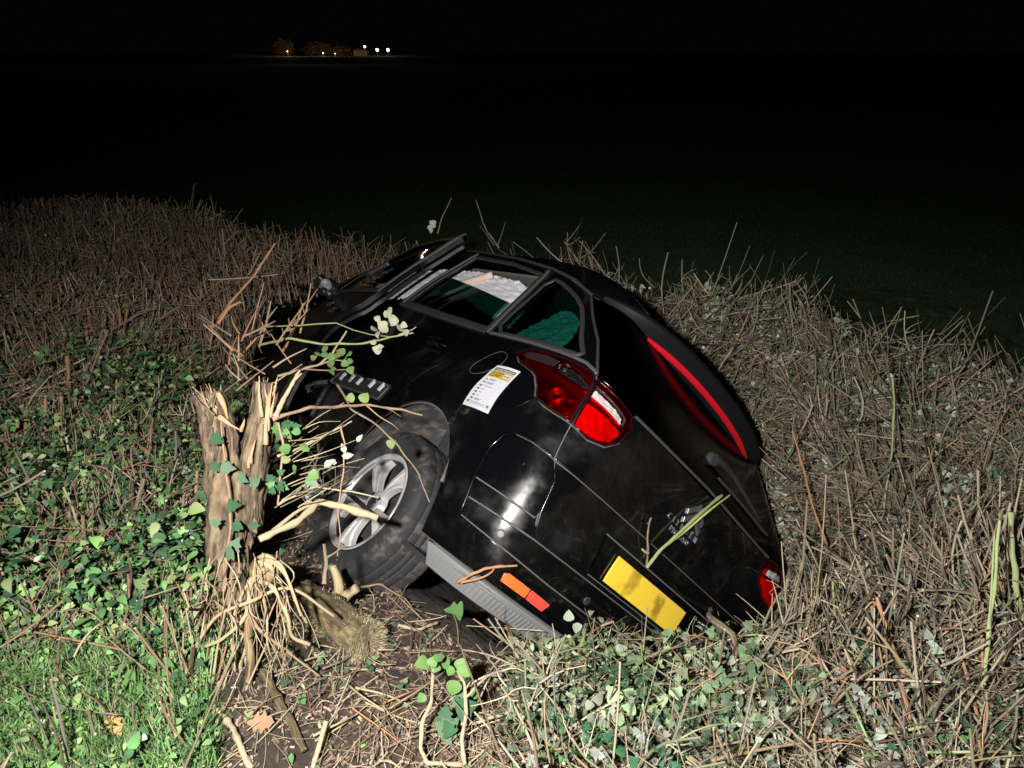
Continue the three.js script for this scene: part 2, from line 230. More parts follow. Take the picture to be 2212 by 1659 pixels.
function panel(poly, o = {}) {
  const { holes = [], off = 0, gap = .0028, L = .06, skirt = .013, bevel = .0018, warp = null, hgap = gap } = o;
  const rings = [densify(inset(poly, gap + bevel), L * .7), ...holes.map(h => densify(inset(h, -(hgap + bevel)), L * .7))];
  if (area2(rings[0]) < 0) rings[0].reverse();
  for (let i = 1; i < rings.length; i++) if (area2(rings[i]) > 0) rings[i].reverse();
  const pts = rings.flat().map(p => [p[0], p[1]]);
  let tris = THREE.ShapeUtils.triangulateShape(rings[0].map(p => new THREE.Vector2(...p)), rings.slice(1).map(r => r.map(p => new THREE.Vector2(...p))));
  const surf = p => { const extra = warp ? warp(p[0], p[1]) : 0; return bodyO(p[0], p[1], off + extra); };
  const P3 = pts.map(surf);
  for (let pass = 0; pass < 9; pass++) {
    const mid = new Map(); let split = 0; const out = [];
    const edge = (a, b) => { const k = a < b ? a * 1e6 + b : b * 1e6 + a; if (mid.has(k)) return mid.get(k); if (P3[a][0].distanceTo(P3[b][0]) <= L) { mid.set(k, -1); return -1; } const m = [(pts[a][0] + pts[b][0]) / 2, (pts[a][1] + pts[b][1]) / 2]; pts.push(m); P3.push(surf(m)); mid.set(k, pts.length - 1); split++; return pts.length - 1; };
    for (const [a, b, c] of tris) {
      const x = edge(a, b), y = edge(b, c), z = edge(c, a), n = (x >= 0) + (y >= 0) + (z >= 0);
      if (!n) out.push([a, b, c]);
      else if (n === 3) out.push([a, x, z], [x, b, y], [z, y, c], [x, y, z]);
      else if (n === 1) { if (x >= 0) out.push([a, x, c], [x, b, c]); else if (y >= 0) out.push([a, b, y], [a, y, c]); else out.push([a, b, z], [z, b, c]); }
      else if (x < 0) out.push([a, b, y], [a, y, z], [z, y, c]);
      else if (y < 0) out.push([b, c, z], [b, z, x], [x, z, a]);
      else out.push([c, a, x], [c, x, y], [y, x, b]);
    }
    tris = out; if (!split || tris.length > 30000) break;
  }
  const pos = [], nor = [], uv = [], idx = [];
  P3.forEach(([p, n], i) => { pos.push(p.x, p.y, p.z); nor.push(n.x, n.y, n.z); uv.push(pts[i][0], pts[i][1]); });
  for (const [a, b, c] of tris) {
    const n = V().crossVectors(P3[b][0].clone().sub(P3[a][0]), P3[c][0].clone().sub(P3[a][0])); if (n.lengthSq() < 1e-14) continue;
    if (n.dot(P3[a][1]) < 0) idx.push(a, c, b); else idx.push(a, b, c);
  }
  if (warp) { // real normals on dented panels
    const g = new THREE.BufferGeometry(); g.setAttribute('position', new THREE.Float32BufferAttribute(pos, 3)); g.setIndex(idx); g.computeVertexNormals(); const na = g.getAttribute('normal'); for (let i = 0; i < nor.length; i++) nor[i] = na.array[i];
  }
  if (skirt) for (const r of rings) {
    const base = pos.length / 3, n = r.length;
    for (let i = 0; i < n; i++) {
      const p = r[i], a = r[(i + n - 1) % n], b = r[(i + 1) % n]; const tx = b[0] - a[0], ty = b[1] - a[1], tl = Math.hypot(tx, ty) || 1, ox = ty / tl, oy = -tx / tl; // rings run with the panel on their left
      const [q, nn] = surf(p), e = .003, q2 = surf([p[0] + ox * e, p[1] + oy * e])[0], od = q2.sub(q).normalize(); od.addScaledVector(nn, -od.dot(nn)).normalize();
      const nb = nn.clone().add(od).normalize(), b1 = q.clone().addScaledVector(od, bevel).addScaledVector(nn, -bevel), b2 = q.clone().addScaledVector(od, bevel).addScaledVector(nn, -skirt);
      for (const [pp, nv] of [[q, nn], [b1, nb], [b1, od], [b2, od]]) { pos.push(pp.x, pp.y, pp.z); nor.push(nv.x, nv.y, nv.z); uv.push(p[0], p[1]); }
    }
    for (let i = 0; i < n; i++) { const a = base + 4 * i, b = base + 4 * ((i + 1) % n); for (const k of [0, 2]) idx.push(a + k, a + k + 1, b + k, b + k, a + k + 1, b + k + 1); }
  }
  const g = new THREE.BufferGeometry();
  g.setAttribute('position', new THREE.Float32BufferAttribute(pos, 3)); g.setAttribute('normal', new THREE.Float32BufferAttribute(nor, 3)); g.setAttribute('uv', new THREE.Float32BufferAttribute(uv, 2)); g.setIndex(idx);
  return faceOut(g);
}
// a raised strip that follows a line on the body
function strip(line, w, h, off = 0, closed = false) {
  const c = closed ? densify(line, .025) : line.slice(0, -1).flatMap((a, i) => { const b = line[i + 1], n = Math.max(1, Math.ceil(Math.hypot(b[0] - a[0], b[1] - a[1]) / .025)); return Array.from({ length: n }, (_, k) => [lerp(a[0], b[0], k / n), lerp(a[1], b[1], k / n)]); }).concat([line[line.length - 1]]);
  const n = c.length, pos = [], nor = [], uv = [], idx = [];
  const F = c.map(p => bodyO(p[0], p[1], off));
  for (let i = 0; i < n; i++) {
    const a = F[closed ? (i + n - 1) % n : Math.max(0, i - 1)][0], b = F[closed ? (i + 1) % n : Math.min(n - 1, i + 1)][0], t = b.clone().sub(a).normalize(), nn = F[i][1], s = V().crossVectors(nn, t).normalize();
    for (const [x, y, nx, ny] of [[-.5, 0, -1, .2], [-.42, 1, -.5, .9], [0, 1.15, 0, 1], [.42, 1, .5, .9], [.5, 0, 1, .2]]) { const p = F[i][0].clone().addScaledVector(s, x * w).addScaledVector(nn, y * h); pos.push(p.x, p.y, p.z); const q = s.clone().multiplyScalar(nx).addScaledVector(nn, ny).normalize(); nor.push(q.x, q.y, q.z); uv.push(x, i * .02); }
  }
  for (let i = 0; i < (closed ? n : n - 1); i++) for (let k = 0; k < 4; k++) { const a = i * 5 + k, b = ((i + 1) % n) * 5 + k; idx.push(a, a + 1, b, b, a + 1, b + 1); }
  const g = new THREE.BufferGeometry();
  g.setAttribute('position', new THREE.Float32BufferAttribute(pos, 3)); g.setAttribute('normal', new THREE.Float32BufferAttribute(nor, 3)); g.setAttribute('uv', new THREE.Float32BufferAttribute(uv, 2)); g.setIndex(idx); return faceOut(g);
}
// tapered tube through points, with knobbly bark when rough > 0
function tube(pts, r, sides = 7, seg = 14, rough = 0, cap = true, rf = 40) {
  const c = new THREE.CatmullRomCurve3(pts, false, 'centripetal'), pos = [], uv = [], idx = [], rad = typeof r === 'function' ? r : t => lerp(r[0], r[1], t);
  const fr = c.computeFrenetFrames(seg, false), len = c.getLength(), sd = rnd() * 100;
  for (let i = 0; i <= seg; i++) {
    const t = i / seg, p = c.getPointAt(t), rt = rad(t);
    for (let k = 0; k <= sides; k++) { const a = k / sides * Math.PI * 2, kk = k % sides, q = rt * (1 + (rough ? rough * (fbm(kk * 1.7 + sd, t * len * rf, 3, 3) - .5) * 2 : 0)); const v = p.clone().addScaledVector(fr.normals[i], Math.cos(a) * q).addScaledVector(fr.binormals[i], Math.sin(a) * q); pos.push(v.x, v.y, v.z); uv.push(k / sides, t * len * 3); }
  }
  for (let i = 0; i < seg; i++) for (let k = 0; k < sides; k++) { const a = i * (sides + 1) + k, b = a + sides + 1; idx.push(a, a + 1, b, b, a + 1, b + 1); }
  if (cap) for (const [i, e] of [[0, 0], [seg, 1]]) { const m = pos.length / 3, p = c.getPointAt(e); pos.push(p.x, p.y, p.z); uv.push(.5, .5); for (let k = 0; k < sides; k++) { const a = i * (sides + 1) + k; e ? idx.push(a, a + 1, m) : idx.push(a + 1, a, m); } }
  const g = new THREE.BufferGeometry(); g.setAttribute('position', new THREE.Float32BufferAttribute(pos, 3)); g.setAttribute('uv', new THREE.Float32BufferAttribute(uv, 2)); g.setIndex(idx); g.computeVertexNormals(); return g;
}
const rbox = (sx, sy, sz, r = .02) => { const s = new THREE.Shape(), a = sx / 2 - r, b = sy / 2 - r; s.moveTo(-a, -b - r); s.lineTo(a, -b - r); s.absarc(a, -b, r, -Math.PI / 2, 0); s.lineTo(a + r, b); s.absarc(a, b, r, 0, Math.PI / 2); s.lineTo(-a, b + r); s.absarc(-a, b, r, Math.PI / 2, Math.PI); s.lineTo(-a - r, -b); s.absarc(-a, -b, r, Math.PI, 1.5 * Math.PI); const g = new THREE.ExtrudeGeometry(s, { depth: sz - 2 * Math.min(r, sz * .3), bevelEnabled: true, bevelSize: Math.min(r, sz * .3), bevelThickness: Math.min(r, sz * .3), bevelOffset: -Math.min(r, sz * .3), bevelSegments: 3, curveSegments: 5 }); g.translate(0, 0, -sz / 2 + Math.min(r, sz * .3)); return g; };

// ------------------------------------------------------------------ the car
const car = group('car');
tag(car, 'black people carrier tipped onto its right side in the hedge with its front door ajar', 'car');
CARQ.decompose(car.position, car.quaternion, car.scale);
{
  const k3 = a => a.map(p => K(...p)), ks = a => a.map(p => KS(...p));
  const arch = (cx, r, a0, a1, n = 16) => Array.from({ length: n + 1 }, (_, i) => { const a = lerp(a0, a1, i / n); return [cx + r * Math.cos(a), .285 + r * Math.sin(a)]; });
  const part = (name, geo, mat, parent = car, label) => mesh(name, geo, mat, parent, label);
  // shared seams
  const doorRear = [[.15, 1.515], [.10, 1.28], [.05, 1.03], [.09, .82], [.20, .64]]; // downwards
  const cant = [[.15, 1.515], [-.06, 1.468], [-.24, 1.40]];
  const lampFront = [[-.54, .835, .835], [-.50, .83, .88], [-.45, .83, .92], [-.41, .83, .935], [-.31, .84, .955], [-.265, .83, .98], [-.255, .82, 1.02], [-.29, .81, 1.042], [-.38, .80, 1.052], [-.50, .77, 1.056], [-.59, .74, 1.052], [-.635, .735, 1.035]];
  const gateTop = [[-.635, .735, 1.035], [-.585, .73, 1.09], [-.49, .72, 1.19], [-.37, .71, 1.285], [-.24, .70, 1.40]];
  const split = [[-.635, .735, 1.035], [-.672, .745, .95], [-.705, .76, .82]];
  const lampLow = [[-.705, .76, .82], [-.645, .80, .82], [-.59, .825, .825], [-.54, .84, .835]];
  const lampGate = [[-.705, .76, .82], [-.745, .69, .808], [-.755, .61, .83], [-.755, .55, .885], [-.745, .535, .95], [-.735, .555, 1.0], [-.70, .66, 1.02], [-.635, .735, 1.035]];
  const bumperSeam = [[-.245, .61], [-.33, .635], [-.39, .66], [-.45, .70], [-.50, .77], [-.54, .84]];
  const gateLow = [[-.705, .76, .82], [-.718, .745, .70], [-.752, .715, .62], [-.765, .695, .51], [-.77, .67, .445], [-.772, .655, .42]];
  const CX = -.075, AR = .352;
  const aDoor = Math.atan2(.50 - .285, .205 - CX), aSeam = Math.atan2(.61 - .285, -.245 - CX), aBot = Math.atan2(.21 - .285, -.43 - CX) + 2 * Math.PI;
  // polygons as [s, z]
  const P = {};
  P.quarter = [...ks(doorRear), ...ks(arch(CX, AR, .62, aSeam, 12)), ...ks(bumperSeam).slice(1), ...k3(lampFront), ...k3(gateTop).slice(1), ...ks([[-.06, 1.468]])];
  P.quarterHole = k3([[.085, .7, 1.46], [-.06, .7, 1.425], [-.235, .71, 1.352], [-.34, .72, 1.26], [-.45, .75, 1.15], [-.53, .76, 1.085], [-.40, .79, 1.08], [-.2, .8, 1.075], [.03, .83, 1.06], [.055, .77, 1.25]]);
  P.rearDoor = [...ks([[.93, 1.585], [.5, 1.562]]), ...ks(doorRear), ...ks(arch(CX, AR, .62, .02, 8)), ...ks([[.30, .22], [1.04, .22], [1.06, .5], [1.06, .9], [1.05, 1.07], [1.03, 1.35]])];
  P.rearDoorHole = ks([[.985, 1.11], [.975, 1.33], [.895, 1.545], [.5, 1.522], [.165, 1.468], [.125, 1.28], [.085, 1.07], [.5, 1.085]]);
  P.frontDoor = [...ks([[1.05, 1.05], [1.06, .9], [1.06, .5], [1.04, .22], [2.0, .22], [2.06, .5], [2.06, .95], [2.12, 1.04], [2.10, 1.28], [1.92, 1.46], [1.68, 1.575], [1.3, 1.60], [.935, 1.60], [1.03, 1.35]])];
  P.frontDoorHole = ks([[1.075, 1.075], [1.07, 1.33], [.985, 1.56], [1.3, 1.562], [1.63, 1.54], [1.86, 1.43], [2.04, 1.26], [2.06, 1.07]]);
  P.fender = [...ks([[2.14, 1.05], [2.08, .95], [2.06, .5], [2.0, .22], [2.3, .22]]), ...ks(arch(2.70, .36, Math.PI + .18, -.18, 14)), ...ks([[3.3, .22]]), ...k3([[3.58, .3, .3], [3.57, .3, .62], [3.45, .5, .72], [3.25, .7, .80], [3.0, .8, .92], [2.78, .8, 1.02]])];
  P.quarterlight = ks([[2.15, 1.06], [2.13, 1.29], [1.96, 1.475], [2.06, 1.46], [2.3, 1.33], [2.56, 1.14], [2.66, 1.06]]);
  const fr = STOT;
  P.bonnet = [[-1.05, .74], [-.5, .735], [0, .73], [.5, .735], [1.05, .74], [1.22, .80], [1.3, .9], [1.34, .985], [.7, .99], [0, .995], [-.7, .99], [-1.34, .985], [-1.3, .9], [-1.22, .80]];
  P.screen = [[1.36, 1.0], [.7, 1.005], [0, 1.01], [-.7, 1.005], [-1.36, 1.0], [-1.28, 1.2], [-1.2, 1.4], [-1.1, 1.57], [0, 1.59], [1.1, 1.57], [1.2, 1.4], [1.28, 1.2]];
  P.frontBumper = [[-1.0, .2], [1.0, .2], [1.0, .55], [.8, .70], [0, .715], [-.8, .70], [-1.0, .55]];
  const gl = k3(gateLow), lg = k3(lampGate), gt = k3(gateTop);
  const L1s = k3([[-.725, .742, .68]])[0];
  P.gateUpper = [...[gl[0], [gl[1][0], .70], L1s], ...MIR([gl[0], [gl[1][0], .70], L1s]), ...lg.slice(1, 6).map(([s, z]) => [STOT - s, z]), ...lg.slice(1, 6).reverse()];
  const gateLeft = [L1s, ...gl.slice(2)];
  P.gateLower = [...gateLeft, ...MIR(gateLeft)];
  const mid = STOT / 2;
  P.plateRecess = [[mid - .40, .595], [mid + .40, .595], [mid + .37, .44], [mid - .37, .44]].reverse();
  const winSide = [...lg.slice(5), ...gt.slice(1)];
  P.gateWindow = [...winSide, ...MIR(winSide)];
  P.lampBody = [...k3(lampFront), ...k3(split).slice(1), ...k3(lampLow).slice(1, -1)];
  P.lampGate = [...lg.slice(0, -1), ...k3(split).slice(0, -1)];
  const padTop = k3([[-.57, .82, .345], [-.56, .83, .41], [-.54, .84, .48], [-.522, .85, .60], [-.54, .842, .66], [-.575, .835, .685], [-.64, .80, .69]]);
  const padEnd = [L1s, ...gl.slice(2)];
  P.pad = [...padTop, ...padEnd, ...MIR(gl.slice(-1)), ...MIR(padEnd).slice(1), ...MIR(padTop)];
  P.padUpper = [padTop[2], ...padTop.slice(3), L1s, gl[2], gl[3], [gl[3][0] - .004, .48]];
  P.padStrip = [padTop[1], padTop[2], [gl[3][0] - .004, .48], gl[4], [gl[5][0], .42]];
  P.padLower = [padTop[0], padTop[1], [gl[5][0], .42], [STOT - gl[5][0], .42], [STOT - padTop[1][0], .41], [STOT - padTop[0][0], .345], [mid + .5, .325], [mid, .318], [mid - .5, .325]];
  const archBot = ks(arch(CX, AR, aSeam, aBot, 8));
  P.bumper = [...archBot.slice().reverse(), ...ks(bumperSeam).slice(1), ...k3(lampLow).slice(0, -1).reverse(), [gl[1][0], .70], L1s, ...padTop.slice().reverse(), [mid - .5, .325], [mid, .318]];
  P.bumper = [...P.bumper, ...MIR(P.bumper.slice(0, -1)), ...MIR([archBot[archBot.length - 1]]).slice(0, 0), [STOT - archBot[archBot.length - 1][0] - .3, .215], [mid, .205], [archBot[archBot.length - 1][0] + .3, .215]];

  const shells = [];
  const sk = (poly, o = {}) => shells.push(panel(poly, { ...o, off: -.011 + (o.off || 0), gap: -.006, hgap: -.004, skirt: 0, L: .09 }));
  const both = (name, poly, o, m = M.paint) => { const a = part(name, panel(poly, o), m); part(name, panel(MIR(poly), { ...o, holes: (o.holes || []).map(MIR) }), m); return a; };
  for (const [n, p, o] of [['quarter_panel', P.quarter, { holes: [smoothRing(P.quarterHole)] }], ['rear_door', P.rearDoor, { holes: [P.rearDoorHole] }]]) { both(n, p, o); sk(p, o); sk(MIR(p), { holes: o.holes.map(MIR) }); }
  const rearDoorL = car.children.filter(c => c.name === 'rear_door')[0];
  // front doors: right one shut, left one ajar on its hinges
  part('front_door', panel(MIR(P.frontDoor), { holes: [MIR(P.frontDoorHole)] }), M.paint); sk(MIR(P.frontDoor), { holes: [MIR(P.frontDoorHole)] });
  const fd = group('front_door', car); tag(fd, 'front left door standing ajar');
  fd.position.set(2.04, .86, 0); fd.rotation.z = -.135;
  const inDoor = g => g.translate(-2.04, -.86, 0);
  part('door_skin', inDoor(panel(P.frontDoor, { holes: [P.frontDoorHole], skirt: .03 })), M.dulled, fd);
  part('door_lining', inDoor(panel(P.frontDoor, { holes: [P.frontDoorHole], off: -.045, skirt: .02, gap: .012 })), M.blackTrim, fd);
  part('window_frame', inDoor(strip(P.frontDoorHole, .020, .006, .001, true)), M.frame, fd);
  part('frame_edge', inDoor(strip(ks([[1.055, 1.05], [1.038, 1.35], [.94, 1.595]]), .024, .008, 0)), std([.05, .05, .052], .6), fd);
  part('waist_seal', inDoor(strip(ks([[1.06, 1.055], [1.5, 1.06], [2.06, 1.05]]), .018, .008, .002)), M.rubber, fd);
  part('window_pane', inDoor(panel(P.frontDoorHole, { off: -.014, gap: -.006, skirt: 0 })), M.clearGlass, fd);
  part('door_handle', inDoor(mergeGeometries([handleGeo(1.36, .86)].flat())), M.paint, fd);
  function handleGeo(x, z) { const [s] = KS(x, z); return [strip([[s - .075, z + .004], [s, z + .012], [s + .075, z + .004]], .03, .028, .012), strip([[s - .085, z], [s + .085, z]], .055, .004, 0)]; }
  part('door_handle', mergeGeometries(handleGeo(.25, .885)), M.paint);
  // crushed front wing, bonnet, windscreen
  const dent = (s, z) => (fbm(s * 3.2, z * 4.5, 2.2, 4) - .62) * .16 * sstep(.3, .7, z) + Math.sin(s * 17 + z * 23) * .006;
  part('front_wing', panel(P.fender, { warp: (s, z) => dent(s, z) + .05 * sstep(.6, 1, z), L: .035 }), M.dulled, car, 'crumpled front left wing');
  part('front_wing', panel(MIR(P.fender)), M.paint);
  part('bonnet', panel(P.bonnet, { warp: (s, z) => .14 + (fbm(s * 2.5, z * 4, 7, 3) - .45) * .13 + .05 * Math.sin(z * 22 + s * 2), L: .045 }), M.dulled, car, 'buckled bonnet');
  part('front_bumper', panel(P.frontBumper), M.paint);
  for (const sd of [0, 1]) part('quarterlight', panel(sd ? MIR(P.quarterlight) : P.quarterlight, { off: -.003 }), M.darkGlass);
  part('windscreen', panel(P.screen, { off: -.004 }), M.darkGlass);
  // roof
  {
    const low = s => { const a = ((s % STOT) + STOT) % STOT, b = a > STOT / 2 ? STOT - a : a; const t = [[0, 1.593], [1.1, 1.573], [1.2, 1.578], [KS(1.68, 1.58)[0], 1.585], [KS(1.3, 1.605)[0], 1.605], [KS(.935, 1.6)[0], 1.602], [KS(.5, 1.56)[0], 1.565], [KS(.15, 1.515)[0], 1.518], [KS(-.06, 1.468)[0], 1.471], [gt[4][0], 1.403], [gt[4][0] + .12, 1.41], [STOT / 2, 1.42]]; t.sort((x, y) => x[0] - y[0]); for (let i = 0; i < t.length - 1; i++) if (b <= t[i + 1][0]) return lerp(t[i][1], t[i + 1][1], clamp((b - t[i][0]) / (t[i + 1][0] - t[i][0] || 1), 0, 1)); return 1.42; };
    const NS = 220, NZ = 22, pos = [], nor = [], uv = [], idx = [];
    for (let j = 0; j <= NZ; j++) for (let i = 0; i <= NS; i++) { const s = i / NS * STOT, t = j / NZ, z = lerp(low(s) + .002, ZTOP, 1 - Math.pow(1 - t, 2.4)); const [p, n] = bodyO(s, Math.min(z, ZTOP - .0006), 0); const nn = t > .93 ? V(0, 0, 1) : n; pos.push(p.x, p.y, p.z); nor.push(nn.x, nn.y, nn.z); uv.push(s, z); }
    for (let j = 0; j < NZ; j++) for (let i = 0; i < NS; i++) { const a = j * (NS + 1) + i, b = a + NS + 1; idx.push(a, a + 1, b, b, a + 1, b + 1); }
    const g = new THREE.BufferGeometry(); g.setAttribute('position', new THREE.Float32BufferAttribute(pos, 3)); g.setAttribute('normal', new THREE.Float32BufferAttribute(nor, 3)); g.setAttribute('uv', new THREE.Float32BufferAttribute(uv, 2)); g.setIndex(idx);
    const r = part('roof', faceOut(g), M.paint);
    part('roof_seal', strip(ks([[1.68, 1.585], [1.3, 1.607], [.93, 1.603], [.5, 1.567], [.15, 1.52], [-.06, 1.475], [-.24, 1.408]]), .014, .005, .001), M.rubber, r);
  }
  // rear end
  part('rear_bumper', panel(P.bumper), M.paint); sk(P.bumper);
  part('bumper_pad', panel(P.padUpper, { off: .003 }), M.paint); part('bumper_pad', panel(MIR(P.padUpper), { off: .003 }), M.paint);
  part('rub_strip', panel(P.padStrip, { off: .006 }), M.paint); part('rub_strip', panel(MIR(P.padStrip), { off: .006 }), M.paint);
  part('bumper_step', panel(P.padLower, { off: .004 }), M.paint);
  for (const p of [P.padUpper, MIR(P.padUpper), P.padStrip, MIR(P.padStrip), P.padLower]) sk(p);
  const gate = group('tailgate', car);
  part('tailgate_skin', panel(P.gateUpper), M.paint, gate); sk(P.gateUpper);
  const low = part('tailgate_lower_skin', panel(P.gateLower, { off: -.002, holes: [P.plateRecess] }), M.paint, gate); sk(P.gateLower, { holes: [P.plateRecess] });
  part('plate_recess', panel(P.plateRecess, { off: -.035, gap: -.004, skirt: -.033 }), M.paint, gate);
  const plate = part('number_plate', panel([[mid - .26, .455], [mid + .26, .455], [mid + .26, .565], [mid - .26, .565]], { off: -.022, gap: 0, skirt: .006 }), M.plate, gate, 'yellow number plate without readable characters');
  part('rear_window', panel(P.gateWindow, { off: .002 }), M.darkGlass, gate);
  part('window_border', (() => { const ins = inset(P.gateWindow, .06); return panel(P.gateWindow, { off: -.004, holes: [smoothRing(area2(ins) > 0 ? ins : ins)], skirt: 0 }); })(), M.blackTrim, gate);
  part('window_surround', strip([...winSide.slice(0, 1), [lerp(winSide[0][0], STOT / 2, .5), 1.005], [STOT / 2, 1.012], [STOT - lerp(winSide[0][0], STOT / 2, .5), 1.005], [STOT - winSide[0][0], winSide[0][1]]], .011, .004, .004), std([.04, .04, .04], .6), gate);
  // wiper
  { const b = bodyO(STOT / 2, 1.13, .02)[0], arm = [bodyO(STOT / 2, 1.135, .03)[0], bodyO(STOT / 2 + .16, 1.14, .035)[0], bodyO(STOT / 2 + .40, 1.115, .022)[0], bodyO(STOT / 2 + .52, 1.10, .015)[0]]; const w = group('rear_wiper', gate); part('wiper_arm', tube(arm, t => lerp(.018, .006, t), 8, 16), phys([.02, .021, .023], .45, { specularIntensity: .4 }), w); const hub = new THREE.CylinderGeometry(.026, .03, .03, 18); hub.rotateZ(Math.PI / 2); hub.translate(b.x, b.y, b.z); part('wiper_pivot', hub, phys([.03, .03, .033], .5, { specularIntensity: .4 }), w); part('wiper_blade', tube([bodyO(STOT / 2 + .06, 1.085, .012)[0], bodyO(STOT / 2 + .3, 1.085, .012)[0], bodyO(STOT / 2 + .58, 1.075, .012)[0]], [.006, .006], 6, 14), M.rubber, w); }
  // spoiler with the high brake light
  {
    const prof = y => { const e = 1 - Math.pow(Math.abs(y) / .66, 4), dz = -.035 * Math.pow(Math.abs(y) / .6, 2), dx = .10 * Math.pow(Math.abs(y) / .62, 2.4); return [[-.10, 1.575], [-.30, 1.54], [-.50, 1.49], [-.535, 1.47], [-.535, 1.448], [-.475, 1.387], [-.42, 1.38], [-.2, 1.45]].map(([x, z]) => [x + dx * (x < -.25 ? 1 : .3), z + dz]); };
    const N = 40, pos = [], uv = [], idx = [], m = 8;
    for (let i = 0; i <= N; i++) { const y = lerp(-.70, .67, i / N); const edge = 1 - Math.pow(Math.abs(i / N * 2 - 1), 10) * .9; const p = prof(y), cx = p.reduce((a, q) => a + q[0], 0) / m, cz = p.reduce((a, q) => a + q[1], 0) / m; for (const q of [...p, p[0]]) { pos.push(cx + (q[0] - cx) * edge, y, cz + (q[1] - cz) * edge); uv.push(y, q[1]); } }
    for (let i = 0; i < N; i++) for (let k = 0; k < m; k++) { const a = i * (m + 1) + k, b = a + m + 1; idx.push(a, a + 1, b, b, a + 1, b + 1); }
    const g = new THREE.BufferGeometry(); g.setAttribute('position', new THREE.Float32BufferAttribute(pos, 3)); g.setAttribute('uv', new THREE.Float32BufferAttribute(uv, 2)); g.setIndex(idx); g.computeVertexNormals();
    const sp = part('spoiler', g, phys([.006, .006, .0065], .55, { specularIntensity: .25 }), gate);
    const lp = [], lu = [], li = []; const NL = 30; // brake light: a long red lens under the lip
    for (let i = 0; i <= NL; i++) { const y = lerp(-.485, .475, i / NL), p = prof(y), t = 1; const A = p[4], B = p[5]; const e = Math.pow(Math.abs(i / NL * 2 - 1), 6) * .25; for (const [f, o] of [[.60 + e * .3, 0], [.63 + e * .3, .010], [.90 - e * .3, .010], [.93 - e * .3, 0]]) { lp.push(lerp(A[0], B[0], f) - .012 * (o ? 1 : 0) * .75, y, lerp(A[1], B[1], f) - (o ? .012 * .6 : 0)); lu.push(y, f); } }
    for (let i = 0; i < NL; i++) for (let k = 0; k < 3; k++) { const a = i * 4 + k, b = a + 4; li.push(a, b, a + 1, b, b + 1, a + 1); }
    const lg2 = new THREE.BufferGeometry(); lg2.setAttribute('position', new THREE.Float32BufferAttribute(lp, 3)); lg2.setAttribute('uv', new THREE.Float32BufferAttribute(lu, 2)); lg2.setIndex(li); lg2.computeVertexNormals();
    part('brake_light', lg2, phys([.42, .006, .014], .3, { clearcoat: .5 }), gate);
  }
  // rear lamps, the left one seen whole
  for (const side of [0, 1]) {
    const mm = p => side ? MIR(p) : p, lamp = group('rear_lamp', car);
    const box = p => panel(mm(p), { off: -.03, gap: .004, skirt: 0, L: .03 });
    part('lamp_housing', mergeGeometries([box(P.lampBody), panel(mm(P.lampGate), { off: -.03, gap: .004, skirt: 0, L: .03 })]), std([.03, .004, .006], .5), lamp);
    const clearB = k3([[-.48, .8, .985], [-.485, .79, 1.025], [-.57, .76, 1.022], [-.63, .745, 1.0], [-.652, .745, .965], [-.56, .77, .975]]);
    const clearG = k3([[-.665, .73, .995], [-.70, .66, .985], [-.735, .585, .965], [-.738, .58, .935], [-.71, .66, .948], [-.678, .735, .955]]);
    const redB = k3([[-.44, .83, .945], [-.54, .79, .955], [-.645, .755, .93], [-.672, .765, .84], [-.62, .81, .838], [-.52, .84, .86], [-.475, .83, .90]]);
    const redG = k3([[-.69, .745, .93], [-.735, .63, .93], [-.745, .56, .92], [-.752, .585, .865], [-.75, .64, .835], [-.735, .71, .828], [-.715, .755, .835]]);
    const smokeB = k3([[-.29, .83, .998], [-.30, .825, 1.018], [-.39, .80, 1.032], [-.475, .79, 1.026], [-.472, .80, .992], [-.32, .83, .985]]);
    // reflectors inside
    const facets = (poly, name, m, sc) => part(name, (() => { const g = panel(mm(poly), { off: -.018, gap: .001, skirt: .01, L: .016, warp: (s, z) => .007 * (hash(Math.floor(s * sc), Math.floor(z * sc), 3) - .5) + .004 * Math.sin(s * sc * 3.1) * Math.sin(z * sc * 3.3) }); return g; })(), m, lamp);
    facets(redB, 'reflector_bowl', M.chromeFacet, 70); facets(redG, 'reflector_bowl', std([.8, .5, .5], .35, { metalness: .5 }), 45);
    facets(clearB, 'reflector_bowl', M.chromeFacet, 60); facets(clearG, 'reflector_bowl', M.whiteFacet, 60);
    part('bulb_bowl', (() => { const q = k3([[-.585, .79, .895]])[0], [p, n] = bodyO(side ? STOT - q[0] : q[0], q[1], -.012); const g = new THREE.TorusGeometry(.028, .007, 8, 20); g.lookAt(n); g.translate(p.x, p.y, p.z); return g; })(), M.chrome, lamp);
    // covers
    const redHolesB = [clearB, smokeB];
    part('red_cover', panel(mm(P.lampBody), { holes: [mm(clearB)], skirt: .028, gap: .004 }), M.redLens, lamp);
    part('red_cover', panel(mm(P.lampGate), { holes: [mm(clearG)], skirt: .028, gap: .004 }), M.redLens, lamp);
    part('clear_cover', panel(mm(clearB), { skirt: .01, gap: .0008 }), M.clearLens, lamp); part('clear_cover', panel(mm(clearG), { skirt: .01, gap: .0008 }), M.clearLens, lamp);
    part('dark_band', panel(mm(smokeB), { off: .0015, gap: 0, skirt: .003 }), std([.018, .014, .015], .35), lamp);
    const edge = inset(P.lampBody, .012), edge2 = inset(P.lampGate, .010);
    part('dark_rim', mergeGeometries([panel(mm(P.lampBody), { holes: [mm(edge)], off: .001, gap: .0035, hgap: 0, skirt: .012 }), panel(mm(P.lampGate), { holes: [mm(edge2)], off: .001, gap: .0035, hgap: 0, skirt: .012 })]), std([.014, .003, .004], .25), lamp);
    sk(mm(P.lampBody), { off: -.03 }); sk(mm(P.lampGate), { off: -.03 });
  }
